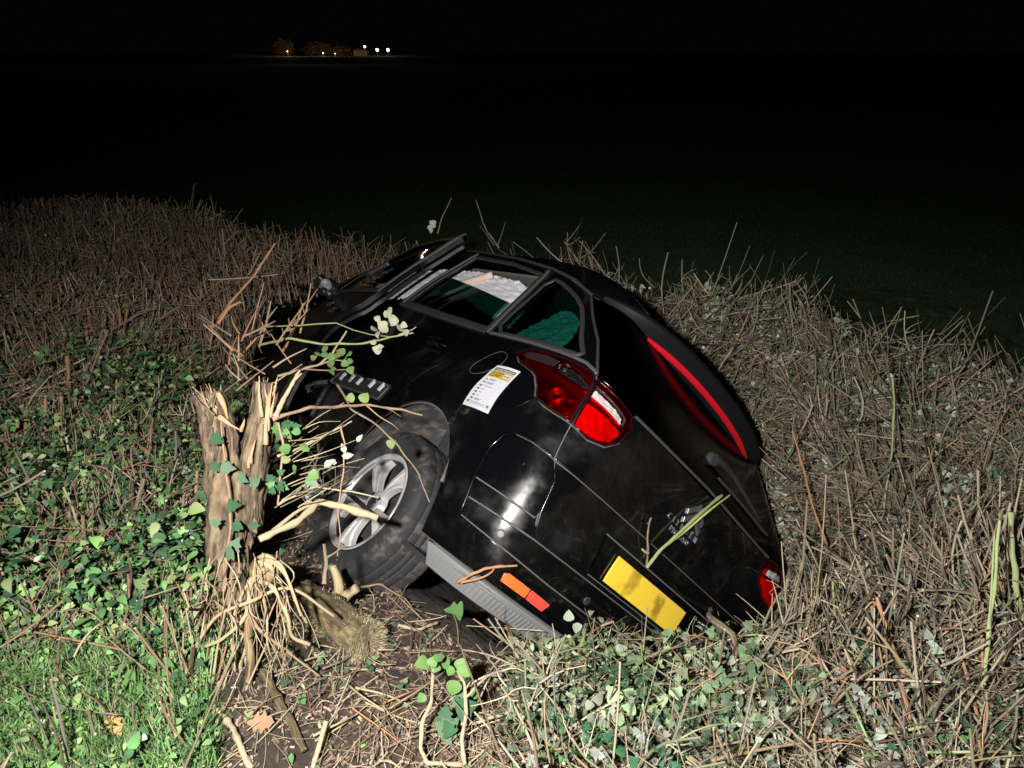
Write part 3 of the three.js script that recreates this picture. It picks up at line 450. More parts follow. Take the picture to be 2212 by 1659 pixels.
  // reflectors low in the bumper and the parking sensors
  for (const side of [0, 1]) {
    const mm = p => side ? MIR(p) : p, rl = group('bumper_reflector', car);
    part('amber_reflector', panel(mm(k3([[-.742, .655, .245], [-.742, .66, .272], [-.75, .645, .283], [-.775, .54, .281], [-.77, .535, .243]])), { off: .006, gap: .001, skirt: .012 }), M.orangeReflex, rl);
    part('red_reflector', panel(mm(k3([[-.77, .53, .243], [-.775, .534, .281], [-.78, .43, .276], [-.775, .435, .238]])), { off: .006, gap: .001, skirt: .012 }), M.redReflex, rl);
  }
  for (const [y, z] of [[.735, .372], [.3, .362], [-.3, .362], [-.735, .372]]) { const q = K(y > 0.6 || y < -.6 ? -.705 : -.79, y, z), [p, n] = bodyO(q[0], z, .006); const g = new THREE.CylinderGeometry(.011, .012, .01, 18); g.rotateX(Math.PI / 2); g.lookAt(n); g.translate(p.x, p.y, p.z); part('parking_sensor', g, std([.02, .02, .022], .4)); const t = new THREE.TorusGeometry(.0135, .002, 6, 20); t.lookAt(n); t.translate(p.x, p.y, p.z); part('sensor_ring', t, std([.05, .05, .055], .5), car.children[car.children.length - 1]); }
  // grey plastic under the bumper
  {
    const a = archBot[archBot.length - 1][0] + .05, b = STOT - a, top = .204;
    const v = part('bumper_valance', panel([[a, top], [mid, top - .004], [b, top], [b - .05, .128], [mid, .124], [a + .05, .128]], { off: -.004, gap: .001, skirt: .02 }), M.valance);
    const ribs = []; for (let s = a + .06; s < b - .06; s += .021) { const g = strip([[s, .140], [s + .002, .185]], .007, .0022, -.0035); ribs.push(g); }
    tag(part('ribs', mergeGeometries(ribs), M.valance, v), null, null, null, 'stuff');
  }
  // windows, frames, seals
  for (const side of [0, 1]) {
    const mm = p => side ? MIR(p) : p;
    part('quarter_window', panel(mm(smoothRing(P.quarterHole)), { off: -.006, gap: -.004, skirt: 0 }), M.glass);
    part('window_trim', strip(mm(smoothRing(P.quarterHole)), .02, .005, .001, true), M.frame);
    part('window_trim', strip(mm(P.rearDoorHole), .022, .006, .001, true), M.frame);
    if (side) part('rear_door_window', panel(mm(P.rearDoorHole), { off: -.012, gap: -.006, skirt: 0 }), M.darkGlass);
  }
  part('rear_door_window', panel(ks([[.99, 1.10], [.985, 1.3], [.965, 1.372], [.6, 1.325], [.215, 1.268], [.195, 1.17], [.12, 1.065], [.5, 1.07]]), { off: -.014, gap: -.004, skirt: .003 }), phys([.045, .15, .12], .03, { transmission: 1, thickness: 0, ior: 1.5 }), car, 'rear left door window wound half way down');
  part('rear_pillar_trim', strip(ks([[.16, 1.50], [.11, 1.28], [.06, 1.045]]), .022, .006, .002), std([.045, .045, .047], .6));
  part('front_pillar_trim', strip(ks([[.93, 1.575], [1.02, 1.35], [1.035, 1.08]]), .022, .006, .002), std([.045, .045, .047], .6));
  part('waist_seal', strip(ks([[1.03, 1.085], [.6, 1.066], [.06, 1.05]]), .02, .008, .002), M.rubber);
  part('waist_seal', strip(k3([[.03, .83, 1.052], [-.2, .8, 1.062], [-.42, .78, 1.068], [-.56, .75, 1.066], [-.63, .735, 1.045]]), .014, .006, .001), std([.04, .04, .04], .7));
  part('gate_seal', strip(gt, .012, .003, .001), std([.02, .02, .021], .6));
  // fuel flap
  { const c = [KS(-.185, .9)[0], .9], ring = r => Array.from({ length: 40 }, (_, i) => [c[0] + r * Math.cos(i / 40 * 2 * Math.PI), c[1] + r * Math.sin(i / 40 * 2 * Math.PI)]); part('fuel_flap', panel(ring(.072), { off: .0012, gap: 0, skirt: .003, bevel: .0012 }), M.paint); part('flap_gap', strip(ring(.074), .0022, .001, 0, true), std([.06, .06, .06], .6)); }
  // lower door: holes and clips where the rubbing strip is gone
  {
    const q = ks([[.86, .585], [.32, .622], [.335, .545], [.90, .505]]), c = group('torn_strip_bed', car); tag(c, 'row of white clips left where the door strip is torn off');
    part('strip_bed', panel(q, { off: .002, gap: 0, skirt: .004 }), std([.006, .006, .006], .7), c);
    part('bed_edge', strip(q, .012, .006, .002, true), std([.035, .035, .035], .7), c);
    [.80, .70, .60, .47, .37].forEach((x, i) => { const z = lerp(.603, .562, (x - .37) / .43) + (i % 2) * .003, [s] = KS(x, z); part('clip', strip([[s - .003, z - .022], [s + .006, z + .02]], .014 + .004 * (i % 2), .012, .003), std([.27, .27, .29], .5), c); });
    part('torn_edge', strip(ks([[.90, .50], [1.05, .46], [1.12, .42], [1.02, .40]]), .02, .012, .004), std([.06, .06, .06], .6), c);
  }
  // sills, underbody, front grille dark backing
  part('underbody', (() => { const s = new THREE.Shape(plan.filter((_, i) => i % 20 === 0).map(p => new THREE.Vector2(lerp(-.70, 3.45, (p[0] + .803) / 4.423), p[1] * .8 / .914))); const g = new THREE.ExtrudeGeometry(s, { depth: .02, bevelEnabled: false }); g.translate(0, 0, .13); return g; })(), M.inner);
  { const zr = [.14, .225], sp = []; for (const sd of [0, 1]) { const p = [...ks([[.32, .14], [2.3, .14], [2.3, .222], [.32, .222]])]; sp.push(panel(sd ? MIR(p) : p, { off: -.006 })); } part('sill', sp[0], M.inner); part('sill', sp[1], M.blackTrim); }
  // inner skin behind the shut lines
  part('inner_skin', mergeGeometries(shells.map(g => { g.deleteAttribute('uv'); return g; })), M.seal);
  // wheel arch liner
  for (const sy of [1, -1]) for (const [cx, cz] of [[CX, .285], [2.70, .285]]) {
    const prof = [], r = cx > 1 ? .37 : .362; const pts = [[r, .872], [r + .012, .85], [r + .02, .78], [r + .015, .66], [r - .02, .55], [.10, .50]].map(([a, b]) => new THREE.Vector2(a, b)); const g = new THREE.LatheGeometry(pts, 48, .32, Math.PI + .1); g.rotateX(0); // lathe runs about its own y axis, which is the car's left
    g.scale(1, sy, 1); const q = g.getAttribute('position'); for (let i = 0; i < q.count; i++) { const x = q.getX(i), y = q.getY(i), z = q.getZ(i); q.setXYZ(i, cx + z * -1, y, cz + x * 1); } g.computeVertexNormals(); part('wheel_arch_liner', g, M.liner);
    g.userData = {};
  }
  // seats, belt bar, air bags
  const airbag = (poly, off, seedz, amp = .014) => panel(poly, { off, gap: 0, skirt: 0, L: .012, warp: (s, z) => amp * (Math.abs(fbm(s * 12 + z * 10, z * 40 - s * 14, seedz, 4) - .5)) * 2.4 + amp * .45 * Math.abs(Math.sin(z * 75 + s * 30 + 7 * noise(s * 7, z * 7, seedz))) });
  part('curtain_airbag', airbag(ks([[1.9, 1.26], [1.65, 1.44], [1.3, 1.50], [.88, 1.515], [.45, 1.485], [.19, 1.43], [.15, 1.30], [.10, 1.16], [.24, 1.19], [.6, 1.27], [.85, 1.33], [1.2, 1.22], [1.6, 1.14]]), -.085, 3), M.airbag, car, 'white crumpled curtain airbag hanging behind the left windows');
  part('side_airbag', airbag(smoothRing(k3([[-.08, .7, 1.36], [-.22, .7, 1.34], [-.30, .72, 1.24], [-.32, .74, 1.14], [-.27, .77, 1.09], [-.12, .78, 1.085], [.02, .79, 1.09], [-.02, .76, 1.2]])), -.075, 9), M.airbag);
  { const a = ks([[.93, 1.37]])[0], b = ks([[.70, 1.485]])[0]; part('belt_bar', tube([bodyO(...a, -.07)[0], bodyO(...b, -.06)[0]], [.022, .02], 10, 6), M.beige); }
  for (const [x, y] of [[1.25, .38], [1.25, -.38], [.25, .42], [.25, -.42], [.25, 0]]) {
    const st = group('seat', car); const b = rbox(.46, .62, .13, .06); b.rotateX(Math.PI / 2); b.rotateZ(Math.PI / 2); b.rotateY(.28); b.translate(x - .12, y, .78); part('backrest', b, M.seat, st);
    const c = rbox(.46, .48, .14, .05); c.translate(x + .15, y, .46); part('cushion', c, M.seat, st);
    const h = rbox(.26, .18, .09, .04); h.rotateX(Math.PI / 2); h.rotateZ(Math.PI / 2); h.rotateY(.2); h.translate(x - .26, y, 1.19); part('headrest', h, M.seat, st);
  }
  part('load_cover', (() => { const g = rbox(.5, 1.2, .02, .009); g.translate(-.38, 0, .98); return g; })(), M.inner);
  part('dashboard', (() => { const g = rbox(.5, 1.4, .25, .08); g.translate(2.2, 0, .92); return g; })(), M.inner);
  part('headlining', (() => { const g = rbox(1.6, 1.0, .015, .007); g.translate(.7, 0, 1.60); return g; })(), std([.10, .098, .09], .95));
  // badges and lettering on the tailgate
  {
    const c = bodyO(mid, .875, .002), lean = Math.atan2(bodyP(mid, .95).x - bodyP(mid, .80).x, .15);
    const place = (g, y, z) => { const p = bodyP(mid, z); g.rotateY(0); const q = g.getAttribute('position'); const m = new THREE.Matrix4().makeBasis(V(0, -1, 0), V(Math.sin(lean), 0, Math.cos(lean)), V(-Math.cos(lean), 0, Math.sin(lean))); g.applyMatrix4(m); g.translate(p.x - .001, y, z); return g; };
    const chev = dz => { const s = new THREE.Shape(); s.moveTo(-.078, -.03); s.quadraticCurveTo(-.03, .005, 0, .035); s.quadraticCurveTo(.03, .005, .078, -.03); s.lineTo(.074, -.052); s.quadraticCurveTo(.03, -.022, 0, .006); s.quadraticCurveTo(-.03, -.022, -.074, -.052); const g = new THREE.ExtrudeGeometry(s, { depth: .004, bevelEnabled: true, bevelSize: .0025, bevelThickness: .003, bevelSegments: 3, curveSegments: 10 }); g.translate(0, dz, 0); return g; };
    const badge = group('chevron_badge', gate); part('chevron', place(chev(.008).scale(.8, .8, 1), .005, .905), M.chrome, badge); part('chevron', place(chev(-.04).scale(.8, .8, 1), .005, .905), M.chrome, badge);
    const font = await new FontLoader().loadAsync('fonts/droid/droid_sans_bold.typeface.json');
    const word = (t, size, track) => { const gs = []; let x = 0; for (const ch of t) { const g = new TextGeometry(ch, { font, size, depth: .002, curveSegments: 4, bevelEnabled: true, bevelSize: .0005, bevelThickness: .001, bevelSegments: 1 }); g.computeBoundingBox(); const w = g.boundingBox.max.x; g.translate(x, 0, 0); x += (isFinite(w) ? w : .01) + track; gs.push(g); } const m = mergeGeometries(gs); m.translate(-x / 2, 0, 0); return m; };
    part('lettering', place(word('CITROËN', .023, .016), .035, .802), M.chrome, gate); part('lettering', place(word('PICASSO', .022, .004), .04, .768), M.chrome, gate);
  }
  // left rear wheel hangs out of its arch; the others are turned on the same pattern
  const wheel = group('wheel', car);
  {
    const tp = [[.213, -.092], [.226, -.104], [.25, -.112], [.285, -.113], [.305, -.106], [.316, -.098], [.322, -.088]]; const treadY = [-.088, -.058, -.055, -.048, -.045, -.020, -.017, -.010, -.007, .007, .010, .017, .020, .045, .048, .055, .058, .088];
    const prof = [...tp.slice(0, -1).map(p => new THREE.Vector2(...p))]; for (const y of treadY) { const a = Math.abs(y), gr = (a > .047 && a < .056) || (a > .009 && a < .018); prof.push(new THREE.Vector2(gr ? .3165 : .3235 - y * y * .35, y)); } prof.push(...tp.slice(0, -1).reverse().map(p => new THREE.Vector2(p[0], -p[1])));
    const g = new THREE.LatheGeometry(prof, 120); const uv = g.getAttribute('uv'); for (let i = 0; i < uv.count; i++) uv.setXY(i, uv.getX(i) * 6, uv.getY(i) * 1.2); const ty = part('tyre', g, M.tyre, wheel); ty.scale.set(1.06, 1.1, 1.06);
    // tread blocks: slanted cuts between the grooves
    const sipes = []; for (let i = 0; i < 72; i++) for (const [y0, y1, ph] of [[.060, .092, 0], [-.092, -.060, .4], [.021, .044, .2], [-.044, -.021, .6]]) { const a = (i + ph) / 72 * Math.PI * 2, b = a + .045 * Math.sign(y0), P2 = (an, y, r) => V(Math.sin(an) * r, y, Math.cos(an) * r), w = .0065; const A = [P2(a, y0, .3240), P2(a + w, y0, .3240), P2(b + w, y1, .3238), P2(b, y1, .3238)]; const q = new THREE.BufferGeometry(); q.setAttribute('position', new THREE.Float32BufferAttribute(A.flatMap(v => [v.x, v.y, v.z]), 3)); q.setIndex([0, 1, 2, 0, 2, 3]); q.computeVertexNormals(); sipes.push(q); }
    tag(mesh('tread_cuts', mergeGeometries(sipes), std([.02, .02, .021], .9), ty), null, null, null, 'stuff');
    const rim = group('rim', wheel);
    const lathe = (a, n = 64) => new THREE.LatheGeometry(a.map(p => new THREE.Vector2(...p)), n);
    mesh('rim_lip', lathe([[.216, .098], [.225, .104], [.224, .110], [.214, .110], [.206, .100], [.202, .082]]), M.alloy, rim);
    mesh('rim_barrel', lathe([[.203, .09], [.198, .05], [.188, -.04], [.196, -.09]]), M.alloyDark, rim);
    const blade = (phi, sw, flip) => {
      const N = 12, pos = [], idx = [];
      for (let i = 0; i <= N; i++) { const t = i / N, r = lerp(.050, .206, t), y = .082 + .020 * Math.sin(t * 2.6) - .004 * t, ph = phi + flip * (.10 + sw * Math.pow(t, 1.5)) , w = lerp(.011, .017, t) + (t > .8 ? (t - .8) * .05 : 0); for (const [k, dy] of [[-1, -.004], [-.55, 0], [.62, -.002], [1, -.010], [.9, -.034], [-.9, -.034]]) { const an = ph + k * w / r; pos.push(Math.sin(an) * r, y + dy, Math.cos(an) * r); } }
      for (let i = 0; i < N; i++) for (let k = 0; k < 6; k++) { const a = i * 6 + k, b = i * 6 + (k + 1) % 6, c = a + 6, d = b + 6; idx.push(a, b, c, b, d, c); }
      const g = new THREE.BufferGeometry(); g.setAttribute('position', new THREE.Float32BufferAttribute(pos, 3)); g.setIndex(idx); const ng = g.toNonIndexed(); ng.computeVertexNormals(); return ng;
    };
    for (let i = 0; i < 5; i++) { const a = i * Math.PI * 2 / 5 + .35; mesh('spoke', mergeGeometries([blade(a, .10, 1), blade(a + .04, .16, -1)]), M.alloy, rim); }
    mesh('hub', lathe([[.0, .078], [.026, .078], [.030, .086], [.046, .085], [.060, .078], [.064, .05]], 40), M.alloy, rim);
    mesh('centre_cap', lathe([[0, .092], [.020, .091], [.025, .088], [.026, .078]], 32), std([.03, .03, .034], .25), rim);
    for (let i = 0; i < 4; i++) { const a = i * Math.PI / 2 + .4, c = new THREE.CylinderGeometry(.0085, .0085, .006, 14); c.translate(Math.sin(a) * .044, .085, Math.cos(a) * .044); mesh('wheel_bolt', c, M.discs, rim); }
    mesh('brake_disc', lathe([[.05, .02], [.14, .022], [.142, .01], [.14, 0], [.05, 0]], 48), M.discs, wheel);
    mesh('hub_carrier', lathe([[.0, .0], [.07, 0], [.075, -.06], [.11, -.12], [.0, -.14]], 24), M.inner, wheel);
  }
  wheel.position.set(.05, .692, .172); wheel.rotation.y = 0.35;
  for (const [x, y, z, st] of [[-.045, -.75, .30, 0], [2.70, .76, .27, .2], [2.70, -.76, .30, 0]]) { const w = wheel.clone(); car.add(w); w.position.set(x, y, z); w.rotation.set(0, 0, (y < 0 ? Math.PI : 0) + st); }
  // broken mirror on the front door
  { const mk = (a, b, c, r) => { const g = new THREE.IcosahedronGeometry(r, 3), q = g.getAttribute('position'); for (let i = 0; i < q.count; i++) { const k = 1 + (noise(q.getX(i) * 60, q.getY(i) * 60, q.getZ(i) * 60) - .5) * .7; q.setXYZ(i, q.getX(i) * k * a, q.getY(i) * k * b, q.getZ(i) * k * c); } g.computeVertexNormals(); return g; }; const m = group('door_mirror', fd); tag(m, 'smashed door mirror'); const sh = mk(.8, 1.2, .8, .07); sh.translate(-.10, .05, 1.02); mesh('mirror_shell', sh, M.blackTrim, m); const gl2 = mk(.3, .7, .5, .05); gl2.translate(-.17, .07, 1.03); mesh('mirror_bracket', gl2, std([.2, .2, .2], .4), m); }
}

// ------------------------------------------------------------------ ground
{
  const g = new THREE.PlaneGeometry(1, 1, GNX, GNZ), p = g.getAttribute('position'), uv = g.getAttribute('uv'), col = new Float32Array(p.count * 3);
  for (let j = 0; j <= GNZ; j++) for (let i = 0; i <= GNX; i++) {
    const k = j * (GNX + 1) + i, x = GX0 + i * GS, z = GZ0 + j * GS; p.setXYZ(k, x, GH[k], z); uv.setXY(k, x * .8, z * .8);
    const [px, py] = z < -.6 ? toPx(V(x, GH[k], z)) : [x * 900 + 1106, 1700];
    const soil = sstep(380, 560, px + (fbm(x * 1.7, z * 1.7, 12, 3) - .5) * 300) * (1 - sstep(1150, 1500, px)) * sstep(1150, 1300, py), grass = (1 - sstep(350, 600, px)) * sstep(1150, 1400, py), n = fbm(x * 5, z * 5, 3, 3);
    let c = [.032, .026, .019]; c = c.map((a, q) => lerp(a, [.040, .030, .0235][q], soil)); c = c.map((a, q) => lerp(a, [.035, .045, .018][q], grass * n * 1.4)); c = c.map((a, q) => lerp(a, [.10, .075, .05][q], sstep(1480, 1600, py) * sstep(480, 900, px) * sstep(.45, .65, n) * .6));
    const wet = edgeZ(x) - z > .3 ? 1 : 0; if (wet) c = [.085, .15, .072];
    col.set(c.map(a => a * 1.55), k * 3);
  }
  g.setAttribute('color', new THREE.BufferAttribute(col, 3)); g.computeVertexNormals();
  tag(mesh('verge', g, new THREE.MeshStandardMaterial({ vertexColors: true, map: soilTex, bumpMap: soilBump, bumpScale: .02, roughness: .95, side: THREE.DoubleSide })), 'muddy bank and roadside verge torn up around the car', 'verge', null, 'structure');
  const f = new THREE.PlaneGeometry(5000, 5000, 1, 1); f.rotateX(-Math.PI / 2);
  const fm = std([.10, .185, .09], .95, { map: tex(256, (u, v) => { const a = tnoise(u, v, 24, 2, 4), b = tnoise(u, v, 5, 9, 3), k = .6 + .5 * a * (0.5 + b); return [k, k, k]; }, true, 900) });
  const fld = mesh('field', f, fm); fld.position.y = FIELD_Y - .045; tag(fld, 'dark green field beyond the hedge reaching to the horizon', 'field', null, 'structure');
  // verge beyond the finely built part, and the road the photographer stands beside
  const apron = new THREE.PlaneGeometry(60, 40, 150, 100), ap = apron.getAttribute('position');
  for (let i = 0; i < ap.count; i++) { const x = ap.getX(i), z = ap.getY(i) * -1 + 2; let y = smoothG(x, z) - .02; if (x > GX0 + .2 && x < GX1 - .2 && z > GZ0 + .2 && z < GZ1 - .2) y -= 3; if (z > 1.6) y = Math.min(y, -.005); ap.setXYZ(i, x, Math.max(y, -6), z); }
  apron.computeVertexNormals(); tag(mesh('bank', apron, std([.035, .036, .02], .95, { map: soilTex })), 'verge and bank going on beside the road', 'bank', null, 'structure');
  const road = new THREE.BoxGeometry(60, .06, 5.5); road.translate(0, .0, 4.9); tag(mesh('road', road, std([.05, .05, .052], .85, { map: soilTex })), 'country lane behind the photographer', 'road', null, 'structure');
}
// grass tufts on the field just beyond the hedge
const bladeGeo = (() => { const pos = [], idx = [], N = 3; for (let i = 0; i <= N; i++) { const t = i / N, w = .5 * (1 - t * t), b = .55 * t * t; pos.push(-w, t, b, w, t, b); } for (let i = 0; i < N; i++) idx.push(2 * i, 2 * i + 1, 2 * i + 2, 2 * i + 1, 2 * i + 3, 2 * i + 2); const g = new THREE.BufferGeometry(); g.setAttribute('position', new THREE.Float32BufferAttribute(pos, 3)); g.setIndex(idx); g.computeVertexNormals(); return g; })();
const UPV = V(0, 1, 0), tmpM = new THREE.Matrix4(), tmpQ = new THREE.Quaternion();
class Bunch { // many copies of one small shape, drawn as one object
  constructor(geo, mat) { this.geo = geo; this.mat = mat; this.m = []; this.c = []; }
  add(p, q, s, c) { this.m.push(new THREE.Matrix4().compose(p, q, s)); this.c.push(c); }
  stick(p, d, len, r, c) { const q = new THREE.Quaternion().setFromUnitVectors(UPV, d.clone().normalize()); const s = new THREE.Quaternion().setFromAxisAngle(UPV, rnd() * 6.283); this.add(p, q.multiply(s), V(r, len, r), c); }
  build(name, parent = scene) { const o = new THREE.InstancedMesh(this.geo, this.mat, this.m.length); this.m.forEach((m, i) => { o.setMatrixAt(i, m); o.setColorAt(i, lin(...this.c[i])); }); o.name = parent === scene ? numbered(name) : name; o.castShadow = o.receiveShadow = true; o.userData.kind = 'stuff'; parent.add(o); return o; }
}
const stickGeo = (bend, sides = 5, seg = 3) => { const pos = [], nor = [], col = [], idx = []; const kx = rr(-1, 1), kz = rr(-1, 1); for (let i = 0; i <= seg; i++) { const t = i / seg, r = lerp(1, .72, t), bx = bend * kx * Math.sin(t * 2.6) , bz = bend * kz * Math.sin(t * 3.4); for (let k = 0; k < sides; k++) { const a = k / sides * Math.PI * 2; pos.push(bx + Math.cos(a) * r, t, bz + Math.sin(a) * r); nor.push(Math.cos(a), 0, Math.sin(a)); const g = 1 + .25 * (hash(i, k, 5) - .5); col.push(g, g, g); } } for (let i = 0; i < seg; i++) for (let k = 0; k < sides; k++) { const a = i * sides + k, b = i * sides + (k + 1) % sides; idx.push(a, a + sides, b, b, a + sides, b + sides); } const m = pos.length / 3; for (let k = 0; k < sides; k++) { const q = (seg * sides + k) * 3; pos.push(pos[q], pos[q + 1], pos[q + 2]); nor.push(0, 1, 0); col.push(1.9, 1.75, 1.5); } for (let k = 1; k < sides - 1; k++) idx.push(m, m + k + 1, m + k); const g = new THREE.BufferGeometry(); g.setAttribute('position', new THREE.Float32BufferAttribute(pos, 3)); g.setAttribute('normal', new THREE.Float32BufferAttribute(nor, 3)); g.setAttribute('color', new THREE.Float32BufferAttribute(col, 3)); g.setIndex(idx); return g; };
function leafGeo(w, fold = .25, droop = .25, N = 6) { // outline half width w(t), lying along +z, top side up
  const pos = [], idx = []; for (let i = 0; i <= N; i++) { const t = i / N, x = w(t), y = -droop * t * t; pos.push(-x, y + fold * x, t, 0, y, t, x, y + fold * x, t); } for (let i = 0; i < N; i++) for (const k of [0, 1]) { const a = 3 * i + k, b = a + 3; idx.push(a, b, a + 1, b, b + 1, a + 1); } const g = new THREE.BufferGeometry(); g.setAttribute('position', new THREE.Float32BufferAttribute(pos, 3)); g.setIndex(idx); g.computeVertexNormals(); return g;
}
const tableFn = t => x => { for (let i = 0; i < t.length - 1; i++) if (x <= t[i + 1][0]) return lerp(t[i][1], t[i + 1][1], (x - t[i][0]) / (t[i + 1][0] - t[i][0])); return 0; };
const IVYW = tableFn([[0, .06], [.06, .40], [.16, .56], [.26, .40], [.34, .30], [.44, .46], [.5, .44], [.6, .24], [.8, .13], [1, 0]]);
const LEAF = {
  ivy: leafGeo(IVYW, .12, .2, 16), round: leafGeo(t => .52 * Math.pow(Math.sin(Math.PI * Math.pow(t, .62) * .999), .8) + (t < .12 ? .12 : 0), .18, .3, 7), nettle: leafGeo(t => (.36 * Math.pow(Math.sin(Math.PI * Math.pow(t, .65)), .9)) * (1 + .5 * ((t * 9) % 1 - .25)), .3, .45, 18), small: leafGeo(t => .3 * Math.sin(Math.PI * Math.pow(t, .8)), .3, .3, 4), oak: leafGeo(t => .3 * Math.sin(Math.PI * Math.pow(t, 1.1)) * (1 + .3 * Math.sin(t * 24)), .25, -.3, 16),
};
const leafMat = phys([1, 1, 1], .6, { specularIntensity: .35 }), dullLeaf = std([1, 1, 1], .85), stickMat = new THREE.MeshStandardMaterial({ color: lin(1, 1, 1), vertexColors: true, roughness: .85, side: THREE.DoubleSide }), grassMat = std([1, 1, 1], .65);
const STK = [0, 1, 2, 3, 4, 5].map(i => stickGeo(i < 2 ? 1.0 : i < 4 ? 4 : 9, 5, i < 2 ? 3 : 5));
const BROWN = [[.15, .105, .07], [.21, .155, .105], [.19, .105, .06], [.14, .118, .092], [.30, .24, .17], [.10, .07, .046], [.17, .12, .085], [.22, .14, .095], [.12, .105, .085]];
const OLIVE = [[.155, .125, .08], [.20, .165, .112], [.11, .088, .062], [.21, .135, .08], [.18, .158, .12], [.085, .071, .049], [.32, .275, .20], [.25, .205, .15], [.14, .14, .085], [.055, .044, .032], [.16, .115, .072], [.13, .135, .09]];
const tint = (c, a = .3) => { const k = 1 + rr(-a, a); return [c[0] * k, c[1] * k * (1 + rr(-.06, .06)), c[2] * k]; };
const GREEN = [[.10, .215, .07], [.08, .18, .06], [.15, .27, .085], [.05, .11, .04], [.17, .26, .11], [.19, .24, .10], [.04, .09, .035]];
const DARKIVY = [[.022, .065, .032], [.03, .08, .04], [.05, .11, .05], [.028, .055, .03]];
const PALE = [[.30, .34, .29], [.25, .30, .24], [.36, .38, .32], [.20, .25, .19]];
const leafQ = (tilt = .9) => new THREE.Quaternion().setFromEuler(new THREE.Euler(gauss() * tilt, rnd() * 6.283, gauss() * tilt, 'YXZ'));
const dirV = (elev, az) => V(Math.cos(elev) * Math.cos(az), Math.sin(elev), Math.cos(elev) * Math.sin(az));
const LEFTN = V(-.837, 0, .547); // to the car's left on the map
const lat = (x, z) => (x + .183) * LEFTN.x + (z + 2.539) * LEFTN.z, lon = (x, z) => (x + .183) * -.547 + (z + 2.539) * -.837;
const clear = (p, d, len, m = .015) => !inCar(p, m) && !inCar(p.clone().addScaledVector(d, len * .5), m) && !inCar(p.clone().addScaledVector(d, len), m);
const EYE = V(0, 1.6, 0);
// does a stick stand between the eye and the car?
// a twig with its side shoots, a trailing stem with leaves: one shape each, unit length along y
const merge = gs => mergeGeometries(gs.map(g => { const q = g.index ? g.toNonIndexed() : g; for (const k of Object.keys(q.attributes)) if (!['position', 'normal', 'color'].includes(k)) q.deleteAttribute(k); return q; }));
const paintG = (g, c) => { const n = g.getAttribute('position').count, a = new Float32Array(n * 3); for (let i = 0; i < n; i++) { const k = .85 + .3 * hash(i >> 3, 7, 3); a.set(c.map(x => x * k), i * 3); } g.setAttribute('color', new THREE.BufferAttribute(a, 3)); return g; };
const sprayGeo = n => { const gs = [], bend = [rr(-.12, .12), rr(-.12, .12)], pt = t => V(bend[0] * Math.sin(t * 3), t, bend[1] * Math.sin(t * 2.4)); gs.push(paintG(tube([pt(0), pt(.3), pt(.65), pt(1)], t => lerp(.017, .009, t), 5, 6, 0), [1, 1, 1])); for (let i = 0; i < n; i++) { const t = rr(.15, .85), a = rnd() * 6.283, l = rr(.15, .45), p = pt(t), up = rr(.2, .9), e = p.clone().add(V(Math.cos(a) * l, up * l, Math.sin(a) * l)); gs.push(paintG(tube([p, p.clone().lerp(e, .5).add(V(rr(-.03, .03), rr(-.02, .05), rr(-.03, .03))), e], [.008, .004], 4, 3, 0), [1.1, 1.05, 1])); } return merge(gs); };
const sprigGeo = (leaf, n, size, trail) => { const gs = [], pt = t => trail ? V(.1 * Math.sin(t * 5), t, .06 * Math.sin(t * 8)) : V(.06 * Math.sin(t * 4), t, .05 * t); gs.push(paintG(tube([pt(0), pt(.35), pt(.7), pt(1)], [.011, .006], 4, 6, 0), [.9, .75, .45])); for (let i = 0; i < n; i++) { const t = lerp(.12, 1, (i + rr(0, .6)) / n), a = i * 2.4 + rr(-.5, .5), g = leaf.clone(), s = size * rr(.6, 1.2) * (1 - .35 * t), off = trail ? V(rr(-.09, .09), 0, rr(.02, .10)) : V(Math.cos(a) * .05, .02, Math.sin(a) * .05), mt = new THREE.Matrix4(); const nrm = trail ? V(rr(-.5, .5), rr(-.4, .4), 1).normalize() : V(Math.cos(a) * .55, 1, Math.sin(a) * .55).add(V(rr(-.4, .4), 0, rr(-.4, .4))).normalize(); const q = new THREE.Quaternion().setFromUnitVectors(UPV, nrm).multiply(new THREE.Quaternion().setFromAxisAngle(UPV, rnd() * 6.283)); if (!trail) q.setFromEuler(new THREE.Euler(rr(-.1, .5), Math.PI / 2 - a, 0, 'YXZ')); mt.compose(pt(t).add(off), q, V(s, s, s)); g.applyMatrix4(mt); const k = rr(.75, 1.25); gs.push(paintG(g, [k, k, k])); gs.push(paintG(tube([pt(t), pt(t).add(off)], [.004, .003], 3, 1, 0, false), [.8, .8, .5])); } return merge(gs); };
const colMat = new THREE.MeshPhysicalMaterial({ color: lin(1, 1, 1), vertexColors: true, roughness: .62, specularIntensity: .35, side: THREE.DoubleSide });
const SPRAY = [sprayGeo(3), sprayGeo(5), sprayGeo(4)], SPRIG = { ivy: [sprigGeo(LEAF.ivy, 10, .17, true), sprigGeo(LEAF.ivy, 8, .2, true)], weed: [sprigGeo(LEAF.nettle, 10, .26, false), sprigGeo(LEAF.round, 9, .2, false), sprigGeo(LEAF.small, 13, .22, false)] };
let HEDGE_L, HEDGE_R, LITTER;
const LIM = tableFn([[0, 360], [560, 430], [640, 500], [720, 570], [800, 625], [900, 650], [1250, 640], [3000, 640]]);
const hidesCar = p => { const [ax, ay] = toPx(p); if (ax < LIM(Math.max(0, ay)) + rr(-40, 25)) return false; const d = p.clone().sub(EYE), l = d.length(); d.divideScalar(l); for (let t = l; t < l + 3; t += .12) if (inCar(EYE.clone().addScaledVector(d, t), -.02)) return true; return false; };
const VEIL = tableFn([[0, 0], [1150, 1400], [1240, 1360], [1320, 1320], [1400, 1360], [1500, 1352], [1600, 1335], [1700, 1318], [3000, 1318]]);
